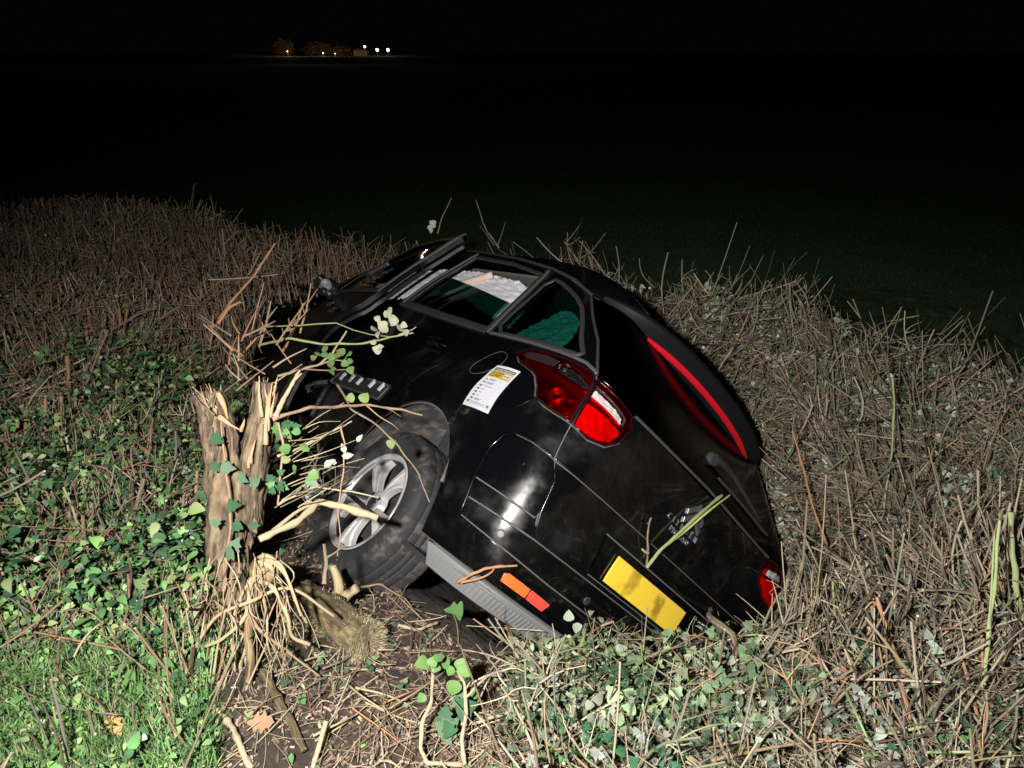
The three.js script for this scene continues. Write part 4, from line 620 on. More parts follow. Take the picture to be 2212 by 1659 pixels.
// true if a shoot would cover more of the car than the photograph shows covered
const veils = (b, d, l) => { for (const t of [1, .5]) { const p = b.clone().addScaledVector(d, l * t), [x, y] = toPx(p); if ((y < VEIL(clamp(x, 1, 2999)) || rnd() < .5) && hidesCar(p)) return true; } return false; };
{
  const L = { stems: STK.map(g => new Bunch(g, stickMat)), leaf: new Bunch(LEAF.small, leafMat), round: new Bunch(LEAF.round, leafMat) };
  const R = { stems: STK.map(g => new Bunch(g, stickMat)), leaf: new Bunch(LEAF.small, dullLeaf), round: new Bunch(LEAF.ivy, leafMat) };
  const U = { nettle: new Bunch(LEAF.nettle, leafMat), round: new Bunch(LEAF.round, leafMat), small: new Bunch(LEAF.small, leafMat), ivy: new Bunch(LEAF.ivy, leafMat) };
  const F = { ivy: new Bunch(LEAF.ivy, leafMat), round: new Bunch(LEAF.round, leafMat), small: new Bunch(LEAF.small, leafMat) };
  const LS = SPRAY.map(g => new Bunch(g, stickMat)), RS = SPRAY.map(g => new Bunch(g, stickMat)), UW = SPRIG.weed.map(g => new Bunch(g, colMat)), UI = SPRIG.ivy.map(g => new Bunch(g, colMat)), FI = SPRIG.ivy.map(g => new Bunch(g, colMat)), FW = SPRIG.weed.slice(1).map(g => new Bunch(g, colMat));
  const sq = d => new THREE.Quaternion().setFromUnitVectors(UPV, d).multiply(new THREE.Quaternion().setFromAxisAngle(UPV, rnd() * 6.283));
  // a trailing stem turns its leaves up
  const tq = d => { const z = UPV.clone().addScaledVector(d, -d.y).normalize(), x = V().crossVectors(d, z); return new THREE.Quaternion().setFromRotationMatrix(new THREE.Matrix4().makeBasis(x, d, z)); };
  const LIT = STK.map(g => new Bunch(g, stickMat)), litLeaf = new Bunch(LEAF.small, dullLeaf), grass = new Bunch(bladeGeo, grassMat), chips = new Bunch(new THREE.BoxGeometry(1, 1, 1), std([1, 1, 1], .9));
  const bigL = [], bigR = [];
  const N = 420000;
  for (let n = 0; n < N; n++) {
    const x = rr(-8, 6), z = rr(-9.5, -.5); if (edgeZ(x) > z - .02) continue;
    const y = G(x, z), p = V(x, y, z), d2 = p.distanceToSquared(EYE), [px, py, pz] = toPx(p), vis = px > -160 && px < 2372 && py < 1800;
    if (rnd() > Math.min(1, (vis ? 10 : 1) / d2)) continue;
    const la = lat(x, z), lo = lon(x, z);
    if (inCar(p, .02)) continue;
    const nose = lo > 2.1 && lo < 5.2 && la > -1.9 && la < 1.5;
    if (nose) { // the hedge the front of the car has ploughed into
      for (let q = 0; q < 2; q++) { const top = .16 - .1 * sstep(-.3, -1.4, la), b = V(x + rr(-.06, .06), Math.max(y, top - .12 - rnd() * rnd() * .75), z + rr(-.06, .06)), el = Math.PI / 2 - Math.abs(gauss()) * .75, d = dirV(el, rr(0, 6.283)), len = rr(.08, .32), r = Math.pow(rnd(), 2) * .004 + .0015; if (clear(b, d, len, .02) && !hidesCar(b.clone().addScaledVector(d, len)) && !hidesCar(b)) { if (rnd() < .45) pick(LS).add(b, sq(d), V(len, len, len).multiplyScalar(1.15), tint(pick(BROWN))); else pick(L.stems).stick(b, d, len, r, tint(pick(BROWN))); } }
      if (rnd() < .7) { const s = rr(.012, .03), b = V(x, Math.max(y, .16 - rnd() * .5), z); if (!inCar(b, .03) && !hidesCar(b)) L.leaf.add(b, leafQ(1.1), V(s, s, s), tint(pick([[.11, .085, .05], [.16, .12, .08], [.06, .08, .045]]))); }
      if (y < -.1) continue;
    }
    const underCar = la > -1.1 && la < .40 && lo > -.7 && lo < 3.9; if (underCar) continue;
    const patch = fbm(x * 1.7, z * 1.7, 12, 3);
    const clump = fbm(x * 7, z * 7, 21, 3), hollow = sstep(.40, .50, clump);
    if (la > .40 && !(py > 1080 && px > 470 + (patch - .5) * 420 + (clump - .5) * 260)) { // ---- left of the car
      const far = sstep(900, 560, py), green = sstep(580, 1020, py + (patch - .5) * 500);
      const grassy = sstep(1330, 1500, py + (patch - .5) * 220) * (px < 560 ? 1 : 0);
      if (grassy > rnd()) { for (let k = 0; k < 9; k++) { const h = rr(.03, .10) * rr(.8, 1.5); const q = p.clone().add(V(rr(-.02, .02), -.005, rr(-.02, .02))); grass.add(q, new THREE.Quaternion().setFromEuler(new THREE.Euler(gauss() * .5, rnd() * 6.28, gauss() * .5)), V(rr(.003, .007), h, h), tint(pick([[.09, .19, .05], [.07, .15, .04], [.13, .22, .07], [.18, .20, .09], [.08, .17, .05]]))); } }
      const pStem = lerp(.66, .24, green) * (grassy > .5 ? .25 : 1);
      if (rnd() < pStem) {
        const up = rnd() < .78, el = up ? Math.PI / 2 - Math.abs(gauss()) * .6 : rr(-.05, .6), d = dirV(el, rr(0, 6.283)), len = up ? rr(.10, .36) * lerp(.9, 1.1, far) : rr(.1, .4), r = Math.pow(rnd(), 2) * .0042 + .0016, c = tint(pick(BROWN));
        const b = p.clone().add(V(0, up ? -.02 : rr(.02, .2), 0)); if (clear(b, d, len) && !(hidesCar(b.clone().addScaledVector(d, len)) && rnd() < .9)) { const o = [b, d, len, r, c]; if (vis && r > .0042 && d2 < 16 && bigL.length < 140) bigL.push(o); else pick(L.stems).stick(...o); }
      }
      const k = Math.round(lerp(1.5, 2.6, green) * (1 - .75 * grassy) + rr(-.5, .5));
      if (rnd() < .22 * (1 - grassy) * (1 - .7 * green)) { const dS = dirV(rr(.3, 1.5), rr(0, 6.283)), lS = rr(.12, .3), bS = p.clone().add(V(0, rr(0, .12), 0)); if (clear(bS, dS, lS) && !hidesCar(bS.clone().addScaledVector(dS, lS))) pick(LS).add(bS, sq(dS), V(lS, lS, lS), tint(pick(BROWN))); }
      if (rnd() < green * .95 * (1 - grassy * .7) * (.15 + .85 * hollow)) { const dW = dirV(rr(.7, 1.5), rr(0, 6.283)), lW = rr(.07, .18) * lerp(1, .5, grassy), bW = p.clone().add(V(0, rr(-.02, .06), 0)); if (clear(bW, dW, lW) && !hidesCar(bW.clone().addScaledVector(dW, lW))) (patch > .47 ? UW[0] : pick(UW)).add(bW, sq(dW), V(lW, lW, lW), tint(pick(GREEN), .3)); }
      if (rnd() < green * .2 * (1 - grassy)) { const dI = dirV(rr(-.3, .6), rr(0, 6.283)), lI = rr(.08, .19), bI = p.clone().add(V(0, rr(.04, .16), 0)); if (clear(bI, dI, lI) && !hidesCar(bI.clone().addScaledVector(dI, lI))) pick(UI).add(bI, tq(dI), V(lI, lI, lI), tint(pick(rnd() < .4 ? DARKIVY : GREEN), .3)); }
      if (rnd() > grassy) for (let q = 0; q < (rnd() < green ? (rnd() < .55 ? 0 : 1) : 2); q++) { const dd = dirV(rr(.1, 1.4), rr(0, 6.283)), ll = rr(.04, .18), bb = p.clone().add(V(rr(-.05, .05), rr(0, .12), rr(-.05, .05))); if (clear(bb, dd, ll) && !hidesCar(bb)) pick(L.stems).stick(bb, dd, ll, rr(.0006, .0017), tint(pick([[.30, .26, .14], [.22, .24, .10], [.38, .32, .20], [.16, .13, .08], [.26, .19, .12]]), .4)); }
      for (let q = 0; q < k; q++) {
        if (rnd() > .25 + .75 * hollow) continue; const h = rnd() * lerp(.26, .24, green) * (grassy > .5 ? .35 : 1) * (.45 + 1.1 * sstep(.42, .62, clump)), b = p.clone().add(V(rr(-.05, .05), h, rr(-.05, .05))); if (inCar(b, .02) || hidesCar(b)) continue;
        const g = rnd() < green * .85; const s = (g ? Math.pow(rnd(), 1.6) * .028 + .012 : rr(.008, .024)) * lerp(1, .8, grassy);
        const col = g ? tint(pick(patch > .52 ? GREEN : rnd() < .6 ? GREEN : DARKIVY)) : tint(rnd() < .2 ? pick(PALE) : rnd() < .5 ? pick(DARKIVY) : pick([[.11, .085, .05], [.16, .12, .08], [.07, .08, .05]]));
        if (g && patch > .45 && px < 470 && py > 800) (rnd() < .6 ? U.nettle : rnd() < .35 ? U.round : U.ivy).add(b, leafQ(.7), V(s * 1.15, s * 1.15, s * 1.35), col);
        else if (g) (rnd() < .5 ? U.small : rnd() < .25 ? U.round : rnd() < .6 ? U.nettle : U.ivy).add(b, leafQ(.9), V(s, s, s), col);
        else (rnd() < .6 ? L.leaf : L.round).add(b, leafQ(1.1), V(s, s, s), col);
      }
    } else if (py > 1080 && px > 300 && px < 1130 + (clump - .5) * 200 && lo < .45) { // ---- bare soil, wood chips and fine straw behind the car
      const dens = (sstep(.36, .6, patch) * .55 + .12) * lerp(.3, 1, sstep(1420, 1560, py)) + .3 * sstep(1480, 1620, py);
      if (rnd() < .85 * dens) { const d = dirV(rr(-.06, .22), rr(0, 6.283)), len = rr(.03, .16), r = rr(.0007, .0022); const b = p.clone().add(V(0, rr(.002, .02), 0)); if (clear(b, d, len)) pick(LIT).stick(b, d, len, r, tint(pick([[.19, .14, .09], [.14, .095, .062], [.27, .21, .14], [.10, .066, .046], [.18, .15, .10], [.30, .25, .17]]))); }
      if (rnd() < .75) { const s = rr(.004, .014), q = leafQ(.5); chips.add(p.clone().add(V(0, .004, 0)), q, V(s * rr(.3, .6), s * .3, s * rr(.8, 2.4)), tint(pick([[.13, .085, .06], [.2, .14, .09], [.09, .06, .045], [.30, .22, .15], [.07, .05, .04]]))); }
      if (rnd() < .05 + .12 * sstep(.55, .7, patch)) { const s = rr(.012, .032); (rnd() < .5 ? F.small : F.round).add(p.clone().add(V(0, rr(.005, .03), 0)), leafQ(.6), V(s, s, s), tint(pick(rnd() < .5 ? GREEN : DARKIVY))); }
    } else { // ---- the right: a tangle of cut twigs, ivy near the bumper
      const ivy = (1 - sstep(1500, 1750, px)) * sstep(1290, 1370, py) * sstep(1090, 1190, px) * (1 - sstep(1570, 1660, py + (patch - .5) * 100));
      const lie = rnd() < .68, el = lie ? rr(-.15, .55) : rr(.6, 1.45), az = 12.566 * noise(x * 1.6, z * 1.6, 5) + gauss() * 1.5, d = dirV(el, az), len = rr(.06, .4) * (rnd() < .1 ? 1.6 : 1), r = (Math.pow(rnd(), 1.8) * .0052 + .0014) * lerp(.55, 1, sstep(3, 9, d2));
      const m = lerp(1, .45, sstep(1440, 1560, py + (patch - .5) * 200));
      if (rnd() < .92 * m * (1 - .68 * ivy) * (.45 + .55 * hollow)) { const b = p.clone().add(V(0, (rr(-.01, .10) + .08 * sstep(.42, .6, clump)) * m * m, 0)); if (clear(b, d, len) && !veils(b, d, len)) { const o = [b, d, len, r, tint(pick(OLIVE))]; if (vis && r > .0050 && bigR.length < 140) bigR.push(o); else pick(R.stems).stick(...o); } }
      if (rnd() < .8) { if (rnd() < .22 * m) { const dS = dirV(rr(-.1, 1.3), rr(0, 6.283)), lS = rr(.12, .34), bS = p.clone().add(V(0, rr(0, .12), 0)); if (clear(bS, dS, lS) && !veils(bS, dS, lS)) pick(RS).add(bS, sq(dS), V(lS, lS, lS), tint(pick(OLIVE), .35)); }
        if (rnd() < .08 + .12 * sstep(.48, .62, patch)) { const dI = dirV(rr(-.3, .9), rr(0, 6.283)), lI = rr(.1, .2), bI = p.clone().add(V(0, rr(.04, .16), 0)); if (clear(bI, dI, lI) && !hidesCar(bI.clone().addScaledVector(dI, lI))) pick(FI).add(bI, tq(dI), V(lI, lI, lI), tint(rnd() < .6 ? pick(PALE).map(q => q * (py > 1350 ? .6 : 1)) : pick(DARKIVY), .3)); }
        const b9 = p.clone().add(V(rr(-.03, .03), rr(.01, .12) * m, rr(-.03, .03))); if (rnd() < .7 && !inCar(b9, .02) && !hidesCar(b9)) { const s = rr(.004, .012); litLeaf.add(b9, leafQ(1.2), V(s, s, s * rr(1, 2.5)), tint(pick([[.30, .25, .17], [.20, .16, .11], [.16, .17, .10], [.40, .36, .28], [.13, .10, .07]]), .3)); }
        const b2 = p.clone().add(V(rr(-.03, .03), rr(0, .10) * m, rr(-.03, .03))), d2b = dirV(rr(-.3, .7), rr(0, 6.283)), l2 = rr(.04, .14); if (clear(b2, d2b, l2) && !veils(b2, d2b, l2)) pick(R.stems).stick(b2, d2b, l2, rr(.0006, .0018), tint(pick(OLIVE), .4)); }
      if (py > 1420 && rnd() < .6) { const s = rr(.004, .013); chips.add(p.clone().add(V(0, .006, 0)), leafQ(.5), V(s * .5, s * .3, s * rr(.8, 2.4)), tint(pick([[.16, .11, .07], [.24, .17, .11], [.10, .07, .05], [.33, .25, .17]]))); }
      const pl = sstep(1150, 800, py) * (.45 + .55 * sstep(.42, .6, patch));
      if (rnd() < .06 + .30 * pl) { const s = rr(.012, .032), b = p.clone().add(V(0, rr(.03, .16), 0)); if (!inCar(b, .02) && !hidesCar(b)) (rnd() < .5 ? R.leaf : R.round).add(b, leafQ(.6), V(s, s, s), tint(rnd() < .62 ? pick(PALE) : pick(DARKIVY))); }
      if (py < 1180 && fbm(x * 4.5, z * 4.5, 31, 2) > .49 && rnd() < .55) { const s = rr(.02, .045), b = p.clone().add(V(0, rr(.06, .17), 0)); if (!inCar(b, .03) && !hidesCar(b)) R.round.add(b, new THREE.Quaternion().setFromUnitVectors(UPV, V(gauss() * .5, .7, .7 + gauss() * .4).normalize()).multiply(new THREE.Quaternion().setFromAxisAngle(UPV, rnd() * 6.283)), V(s, s, s), tint(rnd() < .75 ? pick(PALE).map(q => q * 1.25) : pick(DARKIVY), .25)); }
      if (rnd() < ivy * .42) { const dI = dirV(rr(-.2, .8), rr(0, 6.283)), lI = rr(.12, .26), bI = p.clone().add(V(0, rr(.02, .12), 0)); if (clear(bI, dI, lI) && !veils(bI, dI, lI)) (rnd() < .6 ? pick(FI) : pick(FW)).add(bI, tq(dI), V(lI, lI, lI), tint(pick([[.13, .19, .10], [.11, .17, .085], [.17, .22, .13], [.19, .21, .15], [.05, .09, .05]]), .3)); }
      if (rnd() < ivy * .35) for (let q = 0; q < 2; q++) { const s = rr(.012, .038), b = p.clone().add(V(rr(-.03, .03), rr(.01, .13), rr(-.03, .03))); if (!inCar(b, .015) && !veils(b, UPV, .03)) (rnd() < .55 ? F.round : F.ivy).add(b, leafQ(.7), V(s, s, s), tint(rnd() < .68 ? pick([[.13, .23, .09], [.10, .20, .075], [.18, .27, .13], [.21, .26, .15]]) : rnd() < .5 ? pick(DARKIVY) : pick(PALE), .25)); }
      else if (py > 1380 && rnd() < .05) { const s = rr(.012, .035); F.round.add(p.clone().add(V(0, rr(.005, .05), 0)), leafQ(.6), V(s, s, s), tint(pick(GREEN))); }
    }
  }
  const hl = HEDGE_L = group('hedge'); tag(hl, 'hedge cut flat along its top, running away to the upper left of the car', 'hedge');
  const hr = HEDGE_R = group('hedge'); tag(hr, 'flattened hedge of tangled cut twigs to the right of the car', 'hedge');
  const stemMats = [...BROWN, ...OLIVE].map(c => new THREE.MeshStandardMaterial({ color: lin(...c), vertexColors: true, roughness: .85, side: THREE.DoubleSide }));
  const single = (o, parent, base) => { const [b, d, len, r] = o, m = new THREE.Mesh(pick(STK), stemMats[base + Math.floor(rnd() * 8)]); m.name = 'stem'; m.castShadow = m.receiveShadow = true; m.position.copy(b); m.quaternion.setFromUnitVectors(UPV, d.clone().normalize()); m.scale.set(r, len, r); parent.add(m); };
  bigL.forEach(o => single(o, hl, 0)); bigR.forEach(o => single(o, hr, 8));
  L.stems.forEach(b => b.build('cut_stems', hl)); L.leaf.build('leaves', hl); L.round.build('leaves', hl);
  R.stems.forEach(b => b.build('twigs', hr)); R.leaf.build('leaves', hr); LS.forEach(b => b.build('twigs', hl)); RS.forEach(b => b.build('twigs', hr)); R.round.build('leaves', hr);
  const und = group('undergrowth'); tag(und, 'green nettles, ivy and weeds filling the ground to the left of the stump', 'undergrowth', null, 'stuff'); for (const k in U) U[k].build('leaves', und); [...UW, ...UI].forEach(b => b.build('sprigs', und));
  const iv = group('ivy_cover'); tag(iv, 'trailing green ivy leaves over the ground below the rear bumper', 'ivy', null, 'stuff'); for (const k in F) F[k].build('leaves', iv); [...FI, ...FW].forEach(b => b.build('trails', iv));
  tag(grass.build('grass'), 'short green grass at the lower left of the verge', 'grass', null, 'stuff');
  const lit = LITTER = group('twig_litter'); tag(lit, 'broken straw and fine twigs strewn over the bare soil', 'twig litter'); LIT.forEach(b => b.build('straws', lit)); litLeaf.build('leaves', hr);
  tag(chips.build('wood_chips'), 'wood chips and crumbs of soil scattered in front of the bumper', 'wood chips', null, 'stuff');
  console.log('instances', [L, R, U, F].map(o => Object.entries(o).map(([k, b]) => k + ':' + (Array.isArray(b) ? b.reduce((s, q) => s + q.m.length, 0) : b.m.length)).join(' ')).join(' | '), 'lit', LIT.reduce((s, b) => s + b.m.length, 0), 'grass', grass.m.length, 'chips', chips.m.length, 'big', bigL.length, bigR.length);
  // short turf of the field where the lamp still reaches it
  const fb = new Bunch(bladeGeo, grassMat);
  for (let n = 0; n < 150000; n++) { const x = rr(-7, 12), z = rr(-24, -4.5); if (edgeZ(x) - z < 1) continue; if (rnd() > 75 / (x * x + z * z)) continue; const h = rr(.025, .06); fb.add(V(x, FIELD_Y - .05, z), new THREE.Quaternion().setFromEuler(new THREE.Euler(gauss() * .4, rnd() * 6.28, gauss() * .4)), V(rr(.005, .010), h, h), tint([.08, .145, .065])); }
  tag(fb.build('field_grass'), 'young green crop on the field just behind the hedge', 'crop', null, 'stuff');
}
// ------------------------------------------------------------------ stumps, roots, branches, sprigs: each a thing of its own
const bark = std([.235, .185, .14], .95, { map: barkTex, bumpMap: barkBump, bumpScale: .006 }), mossBark = std([.21, .18, .11], .95, { map: barkTex, bumpMap: barkBump, bumpScale: .006 });
const wood = { pale: std([.31, .25, .165], .8, { map: grainTex }), fresh: std([.40, .25, .155], .8, { map: grainTex }), red: std([.25, .125, .07], .75, { map: grainTex }), orange: std([.31, .165, .08], .75, { map: grainTex }), brown: std([.24, .165, .11], .85, { map: grainTex }), grey: std([.27, .23, .18], .9, { map: barkTex }), dark: std([.10, .07, .05], .9, { map: barkTex }), green: std([.22, .27, .12], .7, { map: grainTex }), lime: std([.36, .40, .13], .65), root: std([.31, .26, .16], .85, { map: grainTex }), straw: std([.29, .245, .16], .8) };
const leafM = { green: phys([.07, .15, .045], .5, { specularIntensity: .2 }), bright: phys([.09, .165, .05], .5, { specularIntensity: .2 }), dark: phys([.03, .075, .035], .6, { specularIntensity: .2 }), cream: std([.28, .285, .20], .8), olive: phys([.11, .15, .05], .55, { specularIntensity: .2 }), pale: std([.22, .255, .21], .8), brown: std([.22, .13, .07], .8), orange: std([.42, .20, .07], .8), grey: phys([.075, .12, .07], .6, { specularIntensity: .2 }) };
const root0 = pts => { const p = on(pts[0][0], pts[0][1], pts[0][2] || 0); return toPx(p)[2]; };
// upright: depths are counted from that of the first point on the ground; lying: heights over the ground
const upright = (pts, d0 = null) => { const d = d0 ?? root0(pts); return pts.map(([x, y, dz]) => at(x, y, d + (dz || 0))); };
const lying = pts => pts.map(([x, y, h]) => on(x, y, h || .01));
function branch(name, label, category, pts, r0, r1, mat, o = {}) {
  pts = pts.flatMap((p, i) => { if (i === pts.length - 1) return [p]; const n = pts[i + 1], l = p.distanceTo(n), k = l > .09 ? 2 : 1; return [p, ...Array.from({ length: k }, (_, j) => p.clone().lerp(n, (j + 1) / (k + 1)).add(V(gauss(), gauss(), gauss()).multiplyScalar(l * .02)))]; }); const b = pts[0].clone(), g = o.parent || group(name);
  if (!o.parent) { g.position.copy(b); tag(g, label, category, o.group); }
  const loc = pts.map(p => p.clone().sub(g.position)); 
  mesh(o.part || 'stem', tube(loc, t => lerp(r0, r1, t) * (1 + .10 * Math.sin(t * 31 + b.x * 9) + .35 * Math.pow(noise(t * 14, b.x * 20, 3), 4)), o.sides || 7, o.seg || Math.max(12, pts.length * 4), o.rough ?? .25), mat, g);
  for (const f of o.forks || []) mesh(o.forkName || 'side_shoot', tube(f.p.map(p => p.clone().sub(g.position)), [f.r || r1 * 1.1, (f.r || r1) * .5], 6, 8, .2), f.mat || mat, g);
  return g;
}
function leaves(g, list, geo, mat, size, tilt = .5, face = .6) { // list of world points; the leaves turn half way towards the open
  for (const p of list) {
    const m = new THREE.Mesh(geo, Array.isArray(mat) ? pick(mat) : mat); m.name = 'leaf'; m.castShadow = m.receiveShadow = true;
    const nrm = V(rr(-tilt, tilt), 1 - face * .5, face + rr(-tilt, tilt)).normalize(), q = new THREE.Quaternion().setFromUnitVectors(UPV, nrm); q.multiply(new THREE.Quaternion().setFromAxisAngle(UPV, rnd() * 6.283)); m.quaternion.copy(q);
    const s = size * rr(.75, 1.25); m.scale.set(s, s, s); m.position.copy(p).sub(g.position); g.add(m);
  }
}
const scatter = (px, py, d, n, spread) => Array.from({ length: n }, () => at(px + gauss() * spread, py + gauss() * spread, d + gauss() * .03));
// the broken stump with two prongs
{
  const d = root0([[500, 1470]]), g = group('tree_stump'); g.position.copy(at(500, 1470, d)); tag(g, 'broken tree stump splitting into two jagged prongs, in front of the rear wheel', 'tree stump');
  const L = (x, y, dz = 0) => at(x, y, d + .12 + dz).sub(g.position);
  mesh('trunk', tube([L(496, 1480), L(490, 1330, .02), L(497, 1200, .04), L(508, 1090, .05), L(512, 1010, .05)], t => lerp(.058, .070, t) * (1 + .1 * Math.sin(t * 9)), 36, 60, .42, true, 11), bark, g);
  mesh('prong', tube([L(488, 1140, .05), L(478, 1040, .05), L(466, 950, .05), L(456, 890, .05), L(440, 848, .05)], t => lerp(.050, .034, t), 30, 50, .5, true, 13), bark, g);
  mesh('prong', tube([L(530, 1140, .05), L(545, 1040, .03), L(556, 950, .02), L(568, 880, .02), L(576, 826, .02)], t => lerp(.047, .032, t), 30, 50, .5, true, 13), bark, g);
  mesh('prong', tube([L(492, 1010, .02), L(495, 940, .01), L(482, 880, .02), L(470, 846, .02)], t => lerp(.034, .017, t), 12, 20, .4), bark, g, 'split slab of pinkish torn wood');
  const spl = (x, y, x2, y2, r, m = wood.fresh, dz = -.03) => mesh('splinter', tube([L(x, y, dz), L((x + x2) / 2 + rr(-3, 3), (y + y2) / 2, dz - .01), L(x2, y2, dz)], [r * .62, r * .1], 6, 8, .6), m, g);
  spl(578, 930, 588, 826, .011); spl(574, 960, 580, 850, .013, wood.pale); spl(566, 900, 560, 812, .012, wood.pale); spl(583, 900, 594, 850, .010); spl(540, 1000, 552, 950, .012, wood.fresh); spl(536, 1010, 546, 968, .010, wood.fresh);
  for (let i = 0; i < 16; i++) spl(430 + rr(0, 50), 880 + rr(-10, 20), 412 + rr(0, 70), 836 + rr(-8, 16), rr(.004, .009), pick([wood.fresh, wood.pale, wood.grey]), rr(-.02, .08));
  for (let i = 0; i < 14; i++) spl(556 + rr(0, 40), 868 + rr(-10, 20), 552 + rr(0, 50), 822 + rr(-12, 12), rr(.004, .009), pick([wood.fresh, wood.pale, wood.grey]), rr(-.02, .06));
  spl(474, 900, 520, 930, .016, wood.fresh, -.02); spl(472, 850, 492, 905, .018, wood.fresh, -.01); spl(520, 930, 528, 905, .012, wood.fresh, -.02);
  { const fl = []; for (let i = 0; i < 150; i++) { const top = rnd() < .5, left = rnd() < .5, y0 = top ? rr(870, 1080) : rr(1060, 1380), t = (y0 - 840) / 300, cx = top ? (left ? lerp(446, 486, t) : lerp(574, 532, t)) : lerp(512, 494, (y0 - 1060) / 320), w = top ? 30 : 52, ox = gauss() * w * .7, l = rr(14, 60), dz = -Math.sqrt(Math.max(0, 1 - (ox / w) ** 2)) * (top ? .035 : .058) + .05; fl.push(tube([L(cx + ox, y0, dz), L(cx + ox + rr(-4, 4), y0 + l * .5, dz - rr(.001, .006)), L(cx + ox + rr(-6, 6), y0 + l, dz)], [rr(.003, .007), .0012], 5, 5, .5)); } tag(mesh('bark_flakes', mergeGeometries(fl), bark, g), null, null, null, 'stuff'); }
  // ivy creeping over it
  const iv = branch('ivy_vine', 'pale ivy vine with dark lobed leaves climbing the stump', 'ivy', [[478, 920, -.05], [486, 1000, -.06], [496, 1070, -.06], [498, 1140, -.06], [490, 1200, -.05], [480, 1290, -.03]].map(([x, y, z]) => at(x, y, d + .10 + z)), 0.003, .0045, wood.brown);
  leaves(iv, [[470, 960], [458, 1002], [476, 1010], [513, 1028], [558, 1048], [490, 1092], [520, 1130], [500, 1190], [540, 1135], [466, 1120]].map(([x, y]) => at(x, y, d + .03)), LEAF.ivy, [leafM.dark, leafM.dark, leafM.grey], .038, .5, 1.1);
  leaves(iv, [[505, 1192]].map(([x, y]) => at(x, y, d - .02)), LEAF.ivy, leafM.grey, .06, .3, 1.2);
}
// tangle of torn roots at the foot of the stump
{
  const d = root0([[540, 1480]]), g = group('torn_roots'); g.position.copy(at(560, 1450, d)); tag(g, 'pale torn roots arching over the ground at the foot of the stump', 'roots');
  const R = (pts, r0, r1, m = wood.root) => { r0 *= r0 > .0055 ? .72 : .55; r1 *= .6; return RR(pts, r0, r1, m); }, RR = (pts, r0, r1, m) => mesh('root', tube(pts.map(([x, y, z]) => at(x, y, d + (z || 0)).sub(g.position)), t => lerp(r0, r1, t), 8, 22, .35), m, g);
  R([[552, 1240, .02], [555, 1290], [536, 1350, -.03], [541, 1420, -.03], [534, 1500, 0]], .016, .022, std([.30, .23, .15], .85, { map: barkTex }));
  R([[545, 1260, 0], [575, 1210, -.02], [612, 1235, -.04], [640, 1300, -.02], [662, 1345, .02]], .010, .007); R([[556, 1240, 0], [600, 1215, -.04], [625, 1260, -.06], [650, 1330, -.05]], .008, .005);
  R([[540, 1255, -.02], [530, 1330, -.04], [480, 1380, -.04], [430, 1405, -.02], [412, 1440, 0]], .009, .006); R([[540, 1250, 0], [590, 1270, -.05], [620, 1330, -.06], [632, 1375, -.03], [668, 1392, 0]], .009, .009, wood.pale);
  R([[553, 1250, 0], [575, 1320, -.06], [578, 1390, -.05], [590, 1430, 0]], .006, .004); R([[560, 1230, 0], [605, 1255, -.03], [628, 1340, -.02], [610, 1440, .02]], .005, .003);
  R([[420, 1400, -.02], [470, 1330, -.05], [540, 1300, -.06], [620, 1270, -.04], [720, 1330, .05]], .007, .007); R([[545, 1245, 0], [520, 1290, -.03], [500, 1360, -.03], [508, 1450, 0]], .006, .005); R([[535, 1320, -.03], [560, 1360, -.05], [610, 1400, -.02], [690, 1460, .02]], .008, .004, wood.brown);
  R([[547, 1225, .02], [565, 1215, -.02], [585, 1225, -.03], [590, 1250, 0]], .013, .010); R([[552, 1212, .03], [572, 1200, 0], [592, 1212, -.01], [600, 1240, .02]], .010, .008);
  for (let i = 0; i < 46; i++) { const x = rr(440, 620), y = rr(1190, 1330), dx = gauss() * 75; R([[x, y, rr(-.05, .03)], [x + dx * .4 + rr(-25, 25), y + rr(20, 60), rr(-.10, 0)], [x + dx * .8 + rr(-25, 25), y + rr(70, 120), rr(-.07, .01)], [x + dx + rr(-12, 12), y + rr(120, 190), rr(-.03, .02)]], rr(.0018, .0045), rr(.001, .002), pick([wood.root, wood.pale, wood.straw, wood.brown])); }
  const knot = new THREE.IcosahedronGeometry(.042, 4), q = knot.getAttribute('position'); for (let i = 0; i < q.count; i++) { const k = .8 + .6 * fbm(q.getX(i) * 30, q.getY(i) * 30, q.getZ(i) * 30, 4); q.setXYZ(i, q.getX(i) * k, q.getY(i) * k, q.getZ(i) * k); } knot.computeVertexNormals(); const kp = at(572, 1232, d + .03).sub(g.position); knot.translate(kp.x, kp.y, kp.z); mesh('root_knot', knot, std([.30, .23, .13], .9, { map: barkTex }), g);
}
